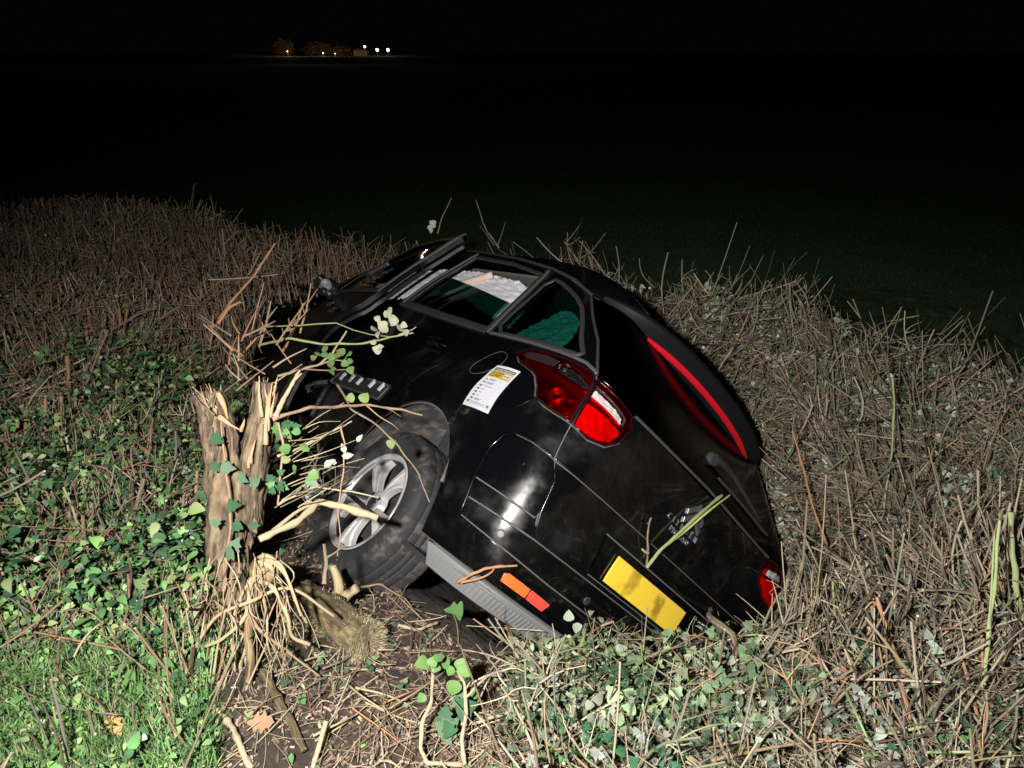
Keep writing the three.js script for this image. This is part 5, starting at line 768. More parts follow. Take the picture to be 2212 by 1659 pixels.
// hairy cut log
{
  const a = on(650, 1275, .06), b = on(792, 1392, .055), g = group('mossy_log'); g.position.copy(b); tag(g, 'short mossy log with a hairy cut end lying between stump and car', 'log');
  const ax = b.clone().sub(a).normalize(), end = b.clone();
  mesh('bark', tube([a, a.clone().lerp(b, .5).add(V(0, .012, 0)), b].map(p => p.clone().sub(b)), t => lerp(.040, .070, t), 20, 26, .3), mossBark, g);
  mesh('stub', tube([at(724, 1300, toPx(a)[2]), at(732, 1265, toPx(a)[2] - .03), at(718, 1222, toPx(a)[2] - .02)].map(p => p.clone().sub(b)), [.022, .012], 8, 8, .3), wood.root, g); mesh('stub', tube([at(730, 1300, toPx(a)[2]), at(750, 1285, toPx(a)[2] - .03), at(770, 1270, toPx(a)[2] - .05)].map(p => p.clone().sub(b)), [.020, .016], 8, 8, .3), wood.root, g);
  const fuzz = new Bunch(bladeGeo, std([1, 1, 1], .95)), side = V().crossVectors(ax, UPV).normalize(), up2 = V().crossVectors(side, ax).normalize();
  for (let i = 0; i < 2600; i++) { const an = rnd() * 6.283, onEnd = rnd() < .45, rr1 = onEnd ? Math.sqrt(rnd()) * .07 : .058, t = Math.pow(rnd(), .6), p = onEnd ? end.clone() : a.clone().lerp(b, .25 + .75 * t); p.addScaledVector(side, Math.cos(an) * rr1 * (onEnd ? 1 : lerp(.8, 1.1, t))).addScaledVector(up2, Math.sin(an) * rr1 * (onEnd ? 1 : lerp(.8, 1.1, t))); const o = p.clone().sub(onEnd ? a.clone().lerp(b, .93) : a.clone().lerp(b, .25 + .75 * t)).normalize().add(V(gauss() * .6, gauss() * .6, gauss() * .6)).normalize(); p.sub(b); fuzz.add(p, new THREE.Quaternion().setFromUnitVectors(UPV, o), V(rr(.0012, .002), rr(.008, .024), rr(.005, .012)), tint(pick([[.30, .25, .15], [.22, .19, .10], [.38, .32, .20], [.15, .13, .07]]))); }
  fuzz.build('moss', g);
  const disc = new THREE.CircleGeometry(.05, 24); disc.applyQuaternion(new THREE.Quaternion().setFromUnitVectors(V(0, 0, 1), ax)); disc.translate(ax.x * .003, ax.y * .003, ax.z * .003); mesh('cut_end', disc, wood.grey, g);
}
// branches before the wheel
{
  const dw = 2.12;
  branch('broken_branch', 'thick pale broken branch pointing across the hub of the rear wheel', 'branch', [[560, 1165, -.15], [640, 1128, -.08], [690, 1085, 0], [745, 1095, .02], [816, 1120, .02]].map(([x, y, z]) => at(x, y, dw + z)), 0.009, .011, wood.pale, { rough: .4, sides: 9, forks: [{ p: [at(588, 1148, dw - .12), at(650, 1100, dw - .04), at(690, 1085, dw)], r: .007 }] });
  branch('broken_branch', 'crooked dead twig standing up against the lower left of the tyre', 'branch', [[700, 1262, -.02], [705, 1215, 0], [700, 1175, 0]].map(([x, y, z]) => at(x, y, 2.0 + z)), .007, .004, wood.grey, { forks: [{ p: [at(704, 1205, 2.0), at(722, 1195, 2.02), at(742, 1180, 2.04)], r: .004 }] });
  const br = (label, pts, d, r, m, forks = []) => branch('bramble_stem', label, 'bramble', pts.map(([x, y, z]) => at(x, y, d + (z || 0))), r, r * .5, m, { rough: .3, forks: forks.map(f => ({ p: f.map(([x, y, z]) => at(x, y, d + (z || 0))), r: r * (f.length > 2 ? .45 : .6), mat: pick([m, wood.brown, wood.grey, wood.straw]) })) });
  const b1 = br('long thorny stem reaching from the stump over the wheel arch', [[589, 905, -.2], [670, 880, -.1], [722, 880, 0], [792, 874, .1], [827, 880, .12], [870, 885, .15], [912, 897, .18]], 2.15, .0055, wood.brown, [[[792, 876, .1], [820, 900, .1], [850, 918, .1], [860, 928, .12]], [[800, 876, .1], [840, 884, .12], [866, 900, .14]]]);
  leaves(b1, [[781, 868], [766, 858], [838, 965]].map(([x, y]) => at(x, y, 2.2)), LEAF.round, leafM.olive, .03, .4, 1);
  br('thin dark stem hanging from the door down over the tyre', [[729, 832, .25], [760, 885, .1], [810, 915, .08], [858, 960, .08], [905, 1025, .05], [928, 1085, .02]], 2.1, .004, wood.grey);
  br('broken stick tip with a pale torn end beside the right prong', [[595, 900, 0], [620, 850, .05], [640, 812, .05]], 1.95, .008, wood.pale, [[[632, 826, .05], [652, 806, .05]], [[640, 812, .05], [648, 800, .06]]]);
  const b5 = br('fine dead bramble twigs spread between stump and wheel', [[600, 985, -.1], [660, 960, 0], [720, 930, .05], [760, 910, .08]], 2.1, .004, wood.straw, Array.from({ length: 22 }, () => { const x = rr(590, 650), y = rr(930, 1100), l = rr(60, 150), s = rr(-.75, -.1); return [[x, y, rr(-.1, 0)], [x + l * .5, y + l * .5 * s + rr(-10, 10), rr(-.05, .05)], [x + l, y + l * s + rr(-12, 12), rr(0, .1)]]; }));
  leaves(b5, [[640, 1008], [668, 1020], [655, 975], [622, 1000], [660, 1035], [612, 960], [640, 940]].map(([x, y]) => at(x, y, 2.0)), LEAF.round, [leafM.bright, leafM.green, leafM.olive], .028, .7, 1);
  leaves(b5, [[728, 1000], [738, 985], [771, 955], [746, 978], [700, 1010]].map(([x, y]) => at(x, y, 2.12)), LEAF.small, leafM.pale, .035, .5, 1);
  br('slender twig curving down in front of the spokes', [[735, 920, 0], [745, 960, 0], [742, 1020, 0], [730, 1100, 0], [735, 1160, 0], [728, 1210, 0]], 2.13, .003, wood.brown); br('thin arching twig across the upper rim', [[600, 1090, -.1], [680, 1052, 0], [760, 1062, .04], [818, 1075, .05]], 2.12, .0035, wood.straw);
  const iv = branch('ivy_sprig', 'ivy sprig hanging on the dark side of the right prong', 'ivy', [[598, 900], [612, 960], [605, 1030], [600, 1090]].map(([x, y]) => at(x, y, 2.02)), .004, .003, wood.brown); leaves(iv, scatter(612, 925, 2.05, 16, 20).concat(scatter(598, 1050, 2.0, 9, 18)), LEAF.ivy, [leafM.dark, leafM.dark, leafM.green], .030, .7, 1);
}
// sprigs that lean over the car's side
{
  const sp = (label, pts, r, m, forks = []) => branch('hedge_sprig', label, 'sprig', pts, r, r * .55, m, { forks: forks.map(p => ({ p, r: r * (p.length > 2 ? .6 : .6), mat: pick([m, wood.brown, wood.grey, wood.straw]) })) });
  const D = 2.9, q = (x, y, z = 0) => at(x, y, D + z);
  const a = sp('sprig with curled cream leaves lying over the rear door', [q(560, 745, .1), q(624, 731), q(705, 744), q(783, 742), q(844, 728), q(893, 719)], .006, wood.green, [[q(560, 706, .1), q(650, 703), q(736, 699), q(775, 719), q(802, 723), q(840, 727)], [q(860, 724), q(890, 712), q(899, 706)]]);
  leaves(a, [[812, 694], [828, 678], [840, 690], [850, 700], [860, 712], [835, 708], [818, 716], [802, 712], [846, 676], [866, 700], [875, 712], [826, 700], [805, 745], [816, 752], [824, 758], [838, 716], [855, 690]].map(([x, y]) => q(x, y, -.03)), LEAF.round, leafM.cream, .036, .9, .9);
  const b = sp('leafy green sprig over the torn door strip', [q(600, 812), q(660, 795), q(688, 788), q(716, 766), q(749, 715)], .006, wood.pale, [[q(660, 797), q(700, 800), q(750, 798)], [q(690, 788), q(720, 778), q(745, 780)]]);
  leaves(b, [[684, 768], [700, 772], [720, 764], [735, 770], [748, 775], [757, 768], [760, 776], [738, 782], [720, 800], [722, 786], [755, 792], [672, 776], [705, 758], [745, 764], [712, 800]].map(([x, y]) => q(x, y, -.03)), LEAF.round, [leafM.olive, leafM.bright], .030, .6, .6);
  const c = sp('forked orange twig rising before the crumpled front wing', upright([[472, 690, 0], [499, 652], [548, 597], [572, 560], [594, 526]], 3.4), .007, wood.orange, [upright([[537, 594], [550, 570], [564, 540]], 3.4), upright([[546, 600], [562, 570], [570, 562]], 3.4)]);
  sp('thick orange stub leaning left of the crumpled wing', upright([[470, 700, 0], [495, 665], [520, 652]], 3.1), .009, wood.orange, [upright([[490, 672], [510, 655], [528, 654]], 3.1)]);
  sp('thin straw across the crumpled bonnet', upright([[450, 604], [530, 600], [600, 592]], 3.6), .003, wood.straw, [upright([[555, 598], [575, 590], [588, 592]], 3.6)]);
  for (const [k, [x, y, x2, y2, l]] of [[610, 760, 655, 655, 'y-shaped twig leaning on the front door below its handle'], [560, 750, 585, 650, 'straight twig before the front wing, tallest of the cluster there'], [520, 770, 575, 700, 'orange crossed twig low before the front wing'], [648, 720, 672, 612, 'twig under the smashed door mirror'], [596, 745, 640, 690, 'stout splintered twig pointing at the front door']].entries()) sp(l, upright([[x, y], [(x + x2) / 2 + rr(-6, 6), (y + y2) / 2], [x2, y2]], 3.0), .0065 - .0006 * k, pick([wood.orange, wood.brown, wood.red]), [upright([[lerp(x, x2, .55), lerp(y, y2, .55)], [x2 + 14, y2 + 12]], 3.0), upright([[lerp(x, x2, .4), lerp(y, y2, .4)], [lerp(x, x2, .6) - 14, lerp(y, y2, .7)]], 3.0)]);
  for (let i = 0; i < 18; i++) { const x = rr(490, 640), y = rr(710, 850), an = rr(-2.6, -.3), l = rr(40, 110); c.add((() => { const m = new THREE.Mesh(tube([q(x, y, -.1), q(x + Math.cos(an) * l * .5 + rr(-6, 6), y + Math.sin(an) * l * .5, -.1), q(x + Math.cos(an) * l, y + Math.sin(an) * l, -.12)].map(p => p.sub(c.position)), [rr(.003, .0055), .002], 6, 8, .25), pick([wood.brown, wood.straw, wood.red, wood.grey, wood.pale])); m.name = 'side_shoot'; m.castShadow = m.receiveShadow = true; return m; })()); }
}
// twigs on the car itself
{
  const oc = (x, y, o = .02) => onCar(x, y, o) ?? at(x, y, 2.5);
  const t = branch('cut_twig', 'pale green split twig lying across the tailgate badge', 'twig', [oc(1397, 1226, .03), oc(1430, 1185, .05), oc(1462, 1156, .06), oc(1510, 1112, .06), oc(1560, 1070, .05)], .007, .006, wood.green, { forks: [{ p: [oc(1440, 1176, .05), oc(1474, 1152, .05), oc(1530, 1105, .05), oc(1576, 1070, .045)], r: .0065, mat: wood.lime }] });
  branch('cut_twig', 'short grey budded twig standing on the tailgate above the plate', 'twig', [oc(1397, 1226, .02), oc(1400, 1190, .03), oc(1399, 1162, .03), oc(1403, 1128, .03), oc(1407, 1118, .03)], .0048, .003, wood.grey, { forks: [{ p: [oc(1400, 1195, .03), oc(1391, 1190, .035), oc(1387, 1186, .035)], r: .0075, mat: wood.pale }, { p: [oc(1403, 1132, .03), oc(1398, 1130, .03)], r: .004 }] });
  branch('cut_twig', 'forked brown twig resting on the corner of the rear bumper', 'twig', [oc(987, 1258, .05), oc(1020, 1240, .04), oc(1046, 1229, .03), oc(1075, 1224, .03), oc(1117, 1222, .02)], .006, .0035, wood.orange, { forks: [{ p: [oc(995, 1258, .05), oc(1040, 1248, .03), oc(1062, 1236, .03), oc(1069, 1225, .03)], r: .0055 }] });
  const tw = (l, pts, d) => branch('roof_twig', l, 'twig', pts.map(([x, y]) => at(x, y, d)), .004, .0025, wood.grey);
  const r1 = tw('single thin twig sticking up behind the open front door', [[945, 505], [955, 470], [975, 428]], 4.3); leaves(r1, [[930, 486], [936, 492], [940, 486], [933, 494]].map(([x, y]) => at(x, y, 4.3)), LEAF.round, leafM.cream, .035, .5, 1);
  branch('roof_twig', 'forked bare twig sticking up behind the roof', 'twig', [[1078, 535], [1052, 500], [1040, 470], [1028, 432]].map(([x, y]) => at(x, y, 4.5)), .005, .003, wood.grey, { forks: [{ p: [at(1068, 530, 4.5), at(1050, 505, 4.5), at(1036, 487, 4.5)], r: .003 }, { p: [at(1075, 530, 4.5), at(1084, 505, 4.5), at(1092, 480, 4.5)], r: .003 }] });
  // notice stuck to the rear wing
  const N = 512, H = 700, cv = document.createElement('canvas'); cv.width = N; cv.height = H; const x = cv.getContext('2d');
  x.fillStyle = '#f2f2f6'; x.fillRect(0, 0, N, H); x.fillStyle = '#26282a'; x.fillRect(40, 38, N - 80, 44); x.fillStyle = '#e9e9e9'; x.font = 'bold 30px sans-serif'; for (let i = 0; i < 17; i++) x.fillRect(62 + i * 23, 50 + (i % 3) * 2, 13 + (i * 7) % 6, 18);
  x.fillStyle = '#d8b33a'; x.fillRect(40, 88, N - 80, 112); x.fillStyle = '#3a3210'; x.lineWidth = 7; x.strokeStyle = '#3a3210'; x.beginPath(); x.moveTo(92, 98); x.lineTo(134, 180); x.lineTo(52, 180); x.closePath(); x.stroke(); x.fillRect(89, 126, 7, 28); x.fillRect(89, 160, 7, 8); x.font = 'bold 36px sans-serif'; x.fillText('DANGER', 148, 130); x.fillRect(150, 146, 130, 10); x.fillRect(150, 164, 100, 10);
  x.fillStyle = '#ecebe4'; x.fillRect(318, 112, 140, 60); x.fillStyle = '#8b8b90'; x.beginPath(); x.arc(345, 142, 18, 0, 7); x.fill(); x.fillRect(380, 130, 62, 24);
  x.strokeStyle = '#9fa0ad'; x.lineWidth = 3; x.strokeRect(40, 38, N - 80, H - 90);
  [[230, 2], [288, 2], [350, 1], [402, 1], [455, 1], [506, 1], [556, 2]].forEach(([y, n], i) => { x.fillStyle = '#6b6571'; if (i) x.fillRect(66, y, 44, 26); else { x.beginPath(); x.moveTo(88, y); x.lineTo(112, y + 30); x.lineTo(64, y + 30); x.fill(); } x.fillStyle = '#9a99a6'; for (let k = 0; k < n; k++) x.fillRect(140, y + k * 16, [130, 150, 160, 60, 55, 62, 130][i] - k * 24, 11); x.strokeStyle = '#a9a8b4'; x.lineWidth = 2; x.strokeRect(340, y - 2, 46, 26); x.strokeStyle = '#77768a'; if (i > 1) { x.beginPath(); x.moveTo(392, y + 22); x.lineTo(436, y - 6); x.stroke(); } });
  for (const sx of [44, N - 88]) for (let i = 0; i < 4; i++) { x.fillStyle = i % 2 ? '#d99a3a' : '#4a3a22'; x.fillRect(sx + i * 11, H - 96, 11, 36); } x.fillStyle = '#8f8e9a'; x.fillRect(110, H - 90, 290, 8); x.fillStyle = '#c9c8d0'; x.fillRect(110, H - 74, 290, 14);
  const nt = new THREE.CanvasTexture(cv); nt.colorSpace = THREE.SRGBColorSpace;
  const cc = [[-.245, .90], [-.385, .91], [-.41, .70], [-.25, .69]].map(p => KS(...p)), pos = [], uv = [], idx = [], n = 14; // corners: top left, top right, bottom right, bottom left
  for (let j = 0; j <= n; j++) for (let i = 0; i <= n; i++) { const u = i / n, v = j / n, s = lerp(lerp(cc[0][0], cc[1][0], u), lerp(cc[3][0], cc[2][0], u), v), z = lerp(lerp(cc[0][1], cc[1][1], u), lerp(cc[3][1], cc[2][1], u), v), p = bodyO(s, z, .004 + .006 * Math.pow(Math.abs(v * 2 - 1), 3) * Math.sin(u * 3))[0].applyMatrix4(CARQ); pos.push(p.x, p.y, p.z); uv.push(u, 1 - v); }
  for (let j = 0; j < n; j++) for (let i = 0; i < n; i++) { const a = j * (n + 1) + i; idx.push(a, a + 1, a + n + 1, a + 1, a + n + 2, a + n + 1); }
  const g = new THREE.BufferGeometry(); g.setAttribute('position', new THREE.Float32BufferAttribute(pos, 3)); g.setAttribute('uv', new THREE.Float32BufferAttribute(uv, 2)); g.setIndex(idx); g.computeVertexNormals();
  tag(mesh('notice', g, std([.52, .52, .55], .7, { map: nt })), 'white printed notice with a yellow danger box stuck beside the fuel flap', 'notice');
}
// loose sticks standing and lying about
{
  const st = (label, pts, r0, r1, m, o) => branch('stick', label, 'stick', pts, r0, r1, m, o);
  st('long thin grey stick slanting through the grass left of the roots', lying([[260, 1321, .12], [320, 1395, .07], [372, 1463, .02], [383, 1500, .01]]), .0035, .003, wood.grey);
  st('thick pale twig with side buds lying at the bottom left of the bare soil', lying([[487, 1552, .02], [515, 1600, .03], [530, 1640, .02], [548, 1668, .01]]), .009, .007, wood.straw, { forks: [{ p: lying([[489, 1552, .02], [470, 1535, .02], [460, 1520, .01]]), r: .006 }] });
  st('furry moss covered stick running down below the stump', lying([[569, 1450, .03], [600, 1510, .03], [630, 1560, .03], [658, 1622, .02]]), .014, .009, mossBark, { rough: .5 });
  st('bare straight stick poking out of the soil at the bottom', lying([[705, 1557, .10], [690, 1610, .05], [675, 1662, .01]]), .007, .006, wood.pale);
  st('pale broken stick slanting up between nettles and stump', upright([[279, 1318], [335, 1262, .03], [390, 1209, .05]]), .006, .006, wood.fresh);
  st('short cut stick upright in the nettles near the left edge', upright([[151, 1282], [166, 1252], [182, 1221]]), .006, .006, wood.grey);
  st('thick pinkish cut stem below the dark nettle leaf', upright([[327, 1240], [316, 1196], [304, 1150]]), .009, .008, wood.brown); st('straight brown cut stem just left of the stump', upright([[430, 1190], [417, 1128], [405, 1066]]), .007, .007, wood.brown);
  st('pale upright stick standing in the grass below the nettles', upright([[258, 1350], [270, 1304], [279, 1254]]), .006, .006, wood.straw); st('reddish cut stem at the left of the stump base', upright([[403, 1400], [406, 1320], [410, 1240]]), .0085, .008, wood.red); st('stout red stick crossing the stems left of the stump base', upright([[430, 1315, .02], [408, 1285], [386, 1260]]), .010, .009, wood.red);
  st('tall red stem in front of the stump', upright([[420, 1395], [440, 1290], [462, 1180], [485, 1110], [499, 1094]]), .0075, .005, wood.red); st('brown stem rising at the right of the stump front', upright([[470, 1240, -.02], [480, 1150], [497, 1090]]), .007, .006, wood.brown); st('red stem close against the stump', upright([[488, 1310, -.04], [495, 1200, -.02], [520, 1110], [546, 1050]]), .006, .004, wood.red);
  st('dark rotten stake at the bottom of the stump', upright([[404, 1510], [410, 1450], [418, 1400]]), .011, .005, wood.dark);
  const clump = group('cane_clump'); clump.position.copy(on(480, 1480)); tag(clump, 'clump of dry red and pale canes in front of the stump foot', 'canes');
  const bit = (name, pts, r0, r1, m, par) => mesh(name, tube(pts.map(p => p.clone().sub(par.position)), [r0, r1], 6, 9, .25), m, par);
  for (let i = 0; i < 34; i++) { const x = rr(400, 540), y = rr(1380, 1500), l = rr(80, 220), an = rr(-.5, .5); bit('cane', upright([[x, y], [x + an * l * .5 + rr(-6, 6), y - l * .5, rr(-.03, .03)], [x + an * l, y - l, rr(-.05, .05)]]), rr(.002, .0055), rr(.0012, .003), pick([wood.red, wood.orange, wood.pale, wood.brown, wood.root, wood.straw]), clump); }
  const fc = (n, x0, x1, y0, y1, l0, l1, tilt, mats, label, gname, r) => { for (let i = 0; i < n; i++) { const x = rr(x0, x1), y = rr(y0, y1), l = rr(l0, l1), an = gauss() * tilt; const P = upright([[x, y], [x + an * l * .5, y - l * .5], [x + an * l, y - l]]); if (!P.some(p => inCar(p, .02))) bit('stem', P, r * rr(.8, 1.5), r * rr(.7, 1), pick(mats), HEDGE_L); } };
  fc(26, 100, 270, 760, 900, 60, 150, .35, [wood.brown, wood.red, wood.grey], 'pinkish cut stem in the thick sheaf at the upper left', 'sheaf of cut stems at the upper left', .0085);
  fc(18, 0, 160, 900, 1120, 70, 190, .35, [wood.brown, wood.red, wood.grey, wood.dark], 'cut stem leaning out of the hedge at the left edge', 'cut stems at the left edge', .0075);
  fc(24, 280, 560, 640, 880, 50, 110, .3, [wood.brown, wood.red, wood.grey, wood.straw], 'cut stem sticking up from the hedge left of the front wing', 'cut stems left of the front wing', .006);
  fc(26, 40, 440, 1000, 1300, 60, 190, .45, [wood.brown, wood.dark, wood.grey], 'dark old stem standing in the nettles', 'old stems in the nettles', .0075);
}
const bit2 = (name, pts, r0, r1, m, par) => pts.some(p => inCar(p, .02) || (hidesCar(p) && (toPx(p)[1] < VEIL(clamp(toPx(p)[0], 1, 2999)) || par === HEDGE_R))) ? null : mesh(name, tube(pts.map(p => p.clone().sub(par.position)), [r0, r1], 6, 9, .25), m, par);
// right-hand side: long stems that stand clear of the tangle
{
  const st = (label, pts, r0, r1, m, o) => branch('long_stem', label, 'stem', pts, r0, r1, m, o);
  st('thick green bramble cane at the right edge of the picture', upright([[2222, 1450], [2198, 1290], [2187, 1200], [2184, 1106]]), .010, .008, wood.green, { forks: [{ p: upright([[2186, 1160, -.02], [2176, 1130], [2170, 1112]], root0([[2222, 1450]])), r: .007, mat: wood.pale }] });
  st('tall thin green stem left of the thick bramble cane', upright([[2108, 1606], [2128, 1440], [2146, 1290], [2160, 1124]]), .0062, .004, wood.green, { forks: [{ p: upright([[2128, 1440], [2140, 1300], [2148, 1150]], root0([[2108, 1606]])), r: .004 }] });
  st('bright orange stem standing at the lower right', upright([[1995, 1530], [1955, 1460], [1925, 1390], [1894, 1290]]), .0075, .005, wood.orange, { forks: [{ p: upright([[1905, 1318], [1885, 1300], [1868, 1316]], root0([[1995, 1530]])), r: .004 }] });
  st('long orange stem lying along the bottom right', lying([[1840, 1476, .10], [1985, 1549, .07], [2080, 1600, .05], [2200, 1662, .03]]), .006, .005, wood.orange, { forks: [{ p: lying([[1985, 1549, .07], [2030, 1530, .10], [2070, 1528, .12]]), r: .004 }] });
  st('slim orange stem curving up beside the rear window', upright([[1830, 1300], [1790, 1190], [1753, 1085], [1728, 990], [1712, 930]]), .0055, .004, wood.orange);
  st('long straight stem crossing upright through the middle of the tangle', upright([[1895, 1240], [1908, 1120], [1926, 980], [1932, 880], [1928, 815]]), .005, .0035, wood.green);
  st('grey mossy bent branch deep in the tangle at the right', lying([[1890, 1010, .14], [1905, 1125, .12], [1960, 1180, .10], [2005, 1222, .08], [2020, 1330, .04]]), .013, .009, mossBark, { forks: [{ p: lying([[1896, 1040, .14], [1880, 1005, .15], [1862, 985, .15]]), r: .009 }] });
  st('upright reddish stick at the lower right', upright([[1992, 1640], [1968, 1560], [1945, 1472]]), .008, .006, wood.red); st('pale split stick near the right edge', upright([[2100, 1265], [2112, 1200], [2115, 1130], [2112, 1015]]), .005, .005, wood.straw);
  st('dark broken bough leaning at the right edge', upright([[2010, 1490], [2060, 1450, .02], [2120, 1398, .03]]), .015, .010, wood.dark); st('orange twig forking in front of the right rear lamp', lying([[1602, 1366, .08], [1640, 1330, .16], [1680, 1297, .22], [1730, 1234, .28]]), .006, .004, wood.orange, { forks: [{ p: lying([[1680, 1297, .22], [1710, 1330, .18], [1742, 1368, .12]]), r: .004 }] });
  st('orange twig lying just below the tailgate corner', lying([[1578, 1364, .12], [1640, 1372, .12], [1700, 1380, .12], [1742, 1390, .10]]), .006, .004, wood.orange); st('fuzzy grey branch by the end of the spoiler', lying([[1636, 878, .16], [1672, 905, .18], [1706, 935, .18], [1716, 990, .12]]), .015, .011, mossBark, { rough: .5, forks: [{ p: lying([[1660, 896, .17], [1690, 900, .2], [1700, 915, .2]]), r: .008 }] });
  for (let i = 0; i < 40; i++) { const x = rr(1700, 2212), y = rr(900, 1640), l = rr(90, 260), an = rr(0, 6.283); bit2('stem', lying([[x, y, rr(.10, .2)], [x + Math.cos(an) * l * .5, y + Math.sin(an) * l * .5, rr(.12, .22)], [x + Math.cos(an) * l, y + Math.sin(an) * l, rr(.08, .18)]]), rr(.0025, .005), rr(.0015, .003), pick([wood.brown, wood.grey, wood.orange, wood.green, wood.straw, wood.dark]), HEDGE_R); }
  for (let i = 0; i < 26; i++) { const x = rr(1750, 2212), y = rr(1280, 1659), l = rr(120, 330), an = gauss() * .35; bit2('stem', upright([[x, y], [x + an * l * .5, y - l * .5], [x + an * l + rr(-10, 10), y - l]]), rr(.003, .0065), rr(.002, .004), pick([wood.brown, wood.orange, wood.green, wood.straw, wood.red]), HEDGE_R); }
}
// foreground twigs and vines at the bottom centre
{
  const br = (name, label, cat, pts, r, m, o = {}) => branch(name, label, cat, pts, r, r * .75, m, o);
  const v1 = br('ivy_shoot', 'left one of two arching ivy stems at the bottom centre', 'ivy stem', lying([[1004, 1652, .02], [960, 1650, .03], [923, 1648, .04], [909, 1618, .06], [912, 1561, .10], [931, 1517, .14], [935, 1442, .16]]), .0055, wood.straw); leaves(v1, lying([[930, 1440, .18], [946, 1435, .17], [972, 1432, .17], [978, 1440, .16], [918, 1500, .14], [925, 1430, .18], [940, 1428, .2]]), LEAF.round, [leafM.green, leafM.bright], .034, .5, .6);
  const v2 = br('ivy_shoot', 'right one of two arching ivy stems at the bottom centre', 'ivy stem', lying([[1004, 1652, .03], [998, 1600, .07], [1007, 1540, .11], [1003, 1476, .14], [988, 1450, .15]]), .0055, wood.straw, { forks: [{ p: lying([[1005, 1490, .13], [1013, 1478, .14], [1019, 1470, .14]]), r: .003 }] }); leaves(v2, lying([[990, 1448, .16], [985, 1470, .15], [1000, 1462, .15], [1016, 1500, .12]]), LEAF.round, leafM.bright, .038, .4, .7); leaves(v2, lying([[960, 1560, .08], [985, 1535, .09], [975, 1590, .07], [1000, 1520, .08], [950, 1590, .06]]), LEAF.ivy, [leafM.grey, leafM.dark], .055, .4, .5);
  br('twig', 'pale curved twig lying from the ivy stems up towards the bumper', 'twig', lying([[976, 1562, .04], [1031, 1561, .06], [1106, 1535, .06], [1173, 1509, .06], [1228, 1485, .07]]), .005, wood.straw, { forks: [{ p: lying([[1031, 1561, .06], [1010, 1566, .05], [985, 1564, .04]]), r: .004 }] });
  br('twig', 'long pale twig arched over the ivy below the plate', 'twig', lying([[1250, 1590, .06], [1344, 1561, .08], [1437, 1524, .10], [1530, 1520, .10], [1612, 1554, .07]]), .0045, wood.straw); br('twig', 'pale twig bent like a bow at the bottom right of centre', 'twig', lying([[1433, 1580, .05], [1455, 1612, .05], [1489, 1647, .04], [1530, 1630, .05], [1580, 1600, .06], [1650, 1578, .07]]), .005, wood.straw);
  br('twig', 'red forked twig lying on the bare soil below the reflector', 'twig', lying([[1095, 1353, .10], [1110, 1400, .10], [1121, 1427, .08], [1154, 1468, .05], [1199, 1483, .04]]), .007, wood.orange, { forks: [{ p: lying([[1154, 1468, .05], [1120, 1446, .05], [1083, 1425, .06]]), r: .007 }] });
  const v3 = br('twig', 'upright forked twig with pale round leaves beside the bumper valance', 'twig', lying([[1232, 1486, .05], [1240, 1440, .10], [1262, 1368, .17], [1280, 1330, .20], [1294, 1298, .22]]), .006, wood.green, { forks: [{ p: lying([[1262, 1368, .17], [1300, 1340, .2], [1330, 1310, .22]]), r: .004, mat: wood.orange }, { p: lying([[1268, 1372, .17], [1310, 1345, .2], [1352, 1322, .2]]), r: .004, mat: wood.orange }] }); leaves(v3, lying([[1252, 1303, .2], [1228, 1342, .18], [1247, 1345, .18], [1205, 1300, .2], [1216, 1320, .2], [1262, 1330, .2], [1240, 1312, .2], [1258, 1350, .17]]), LEAF.round, leafM.pale, .036, .4, .8); leaves(v3, lying([[1300, 1385, .12], [1290, 1420, .1], [1262, 1425, .1], [1330, 1400, .12], [1310, 1365, .14], [1242, 1390, .12], [1360, 1395, .1], [1345, 1430, .08]]), LEAF.round, [leafM.olive, leafM.grey, leafM.green], .042, .4, .7);
  br('broken_branch', 'dark hooked branch with torn knot at the lower right of the tailgate', 'branch', [[1489, 1583, .03], [1519, 1561, .06], [1548, 1513, .08], [1520, 1476, .10], [1530, 1452, .11], [1574, 1431, .14], [1594, 1405, .16], [1580, 1366, .2], [1540, 1338, .24], [1520, 1312, .27], [1522, 1288, .28]].map(([x, y, h]) => on(x, y, h)), .011, wood.grey, { rough: .35, sides: 9, seg: 50, forks: [{ p: lying([[1540, 1460, .11], [1505, 1450, .11], [1490, 1462, .10]]), r: .022, mat: wood.fresh }, { p: lying([[1522, 1292, .28], [1508, 1300, .27], [1494, 1302, .27]]), r: .010 }, { p: lying([[1548, 1513, .08], [1600, 1540, .06], [1650, 1570, .04]]), r: .007 }, { p: lying([[1548, 1513, .08], [1610, 1500, .09], [1680, 1480, .1]]), r: .007 }] });
  br('vine', 'yellow green shoot lying at the very bottom centre', 'shoot', lying([[1180, 1604, .02], [1251, 1608, .03], [1307, 1628, .03], [1351, 1660, .02]]), .0045, wood.lime); br('twig', 'thin twig lying flat across the middle of the soil', 'twig', lying([[860, 1350, .02], [905, 1360, .03], [945, 1345, .03]]), .006, wood.straw); br('twig', 'curved root lying below the tyre', 'twig', lying([[770, 1270, .03], [820, 1262, .05], [870, 1290, .03], [905, 1330, .02]]), .004, wood.brown); br('twig', 'grey stick lying under the valance', 'twig', lying([[1050, 1355, .04], [1100, 1352, .04], [1140, 1346, .04]]), .005, wood.grey);
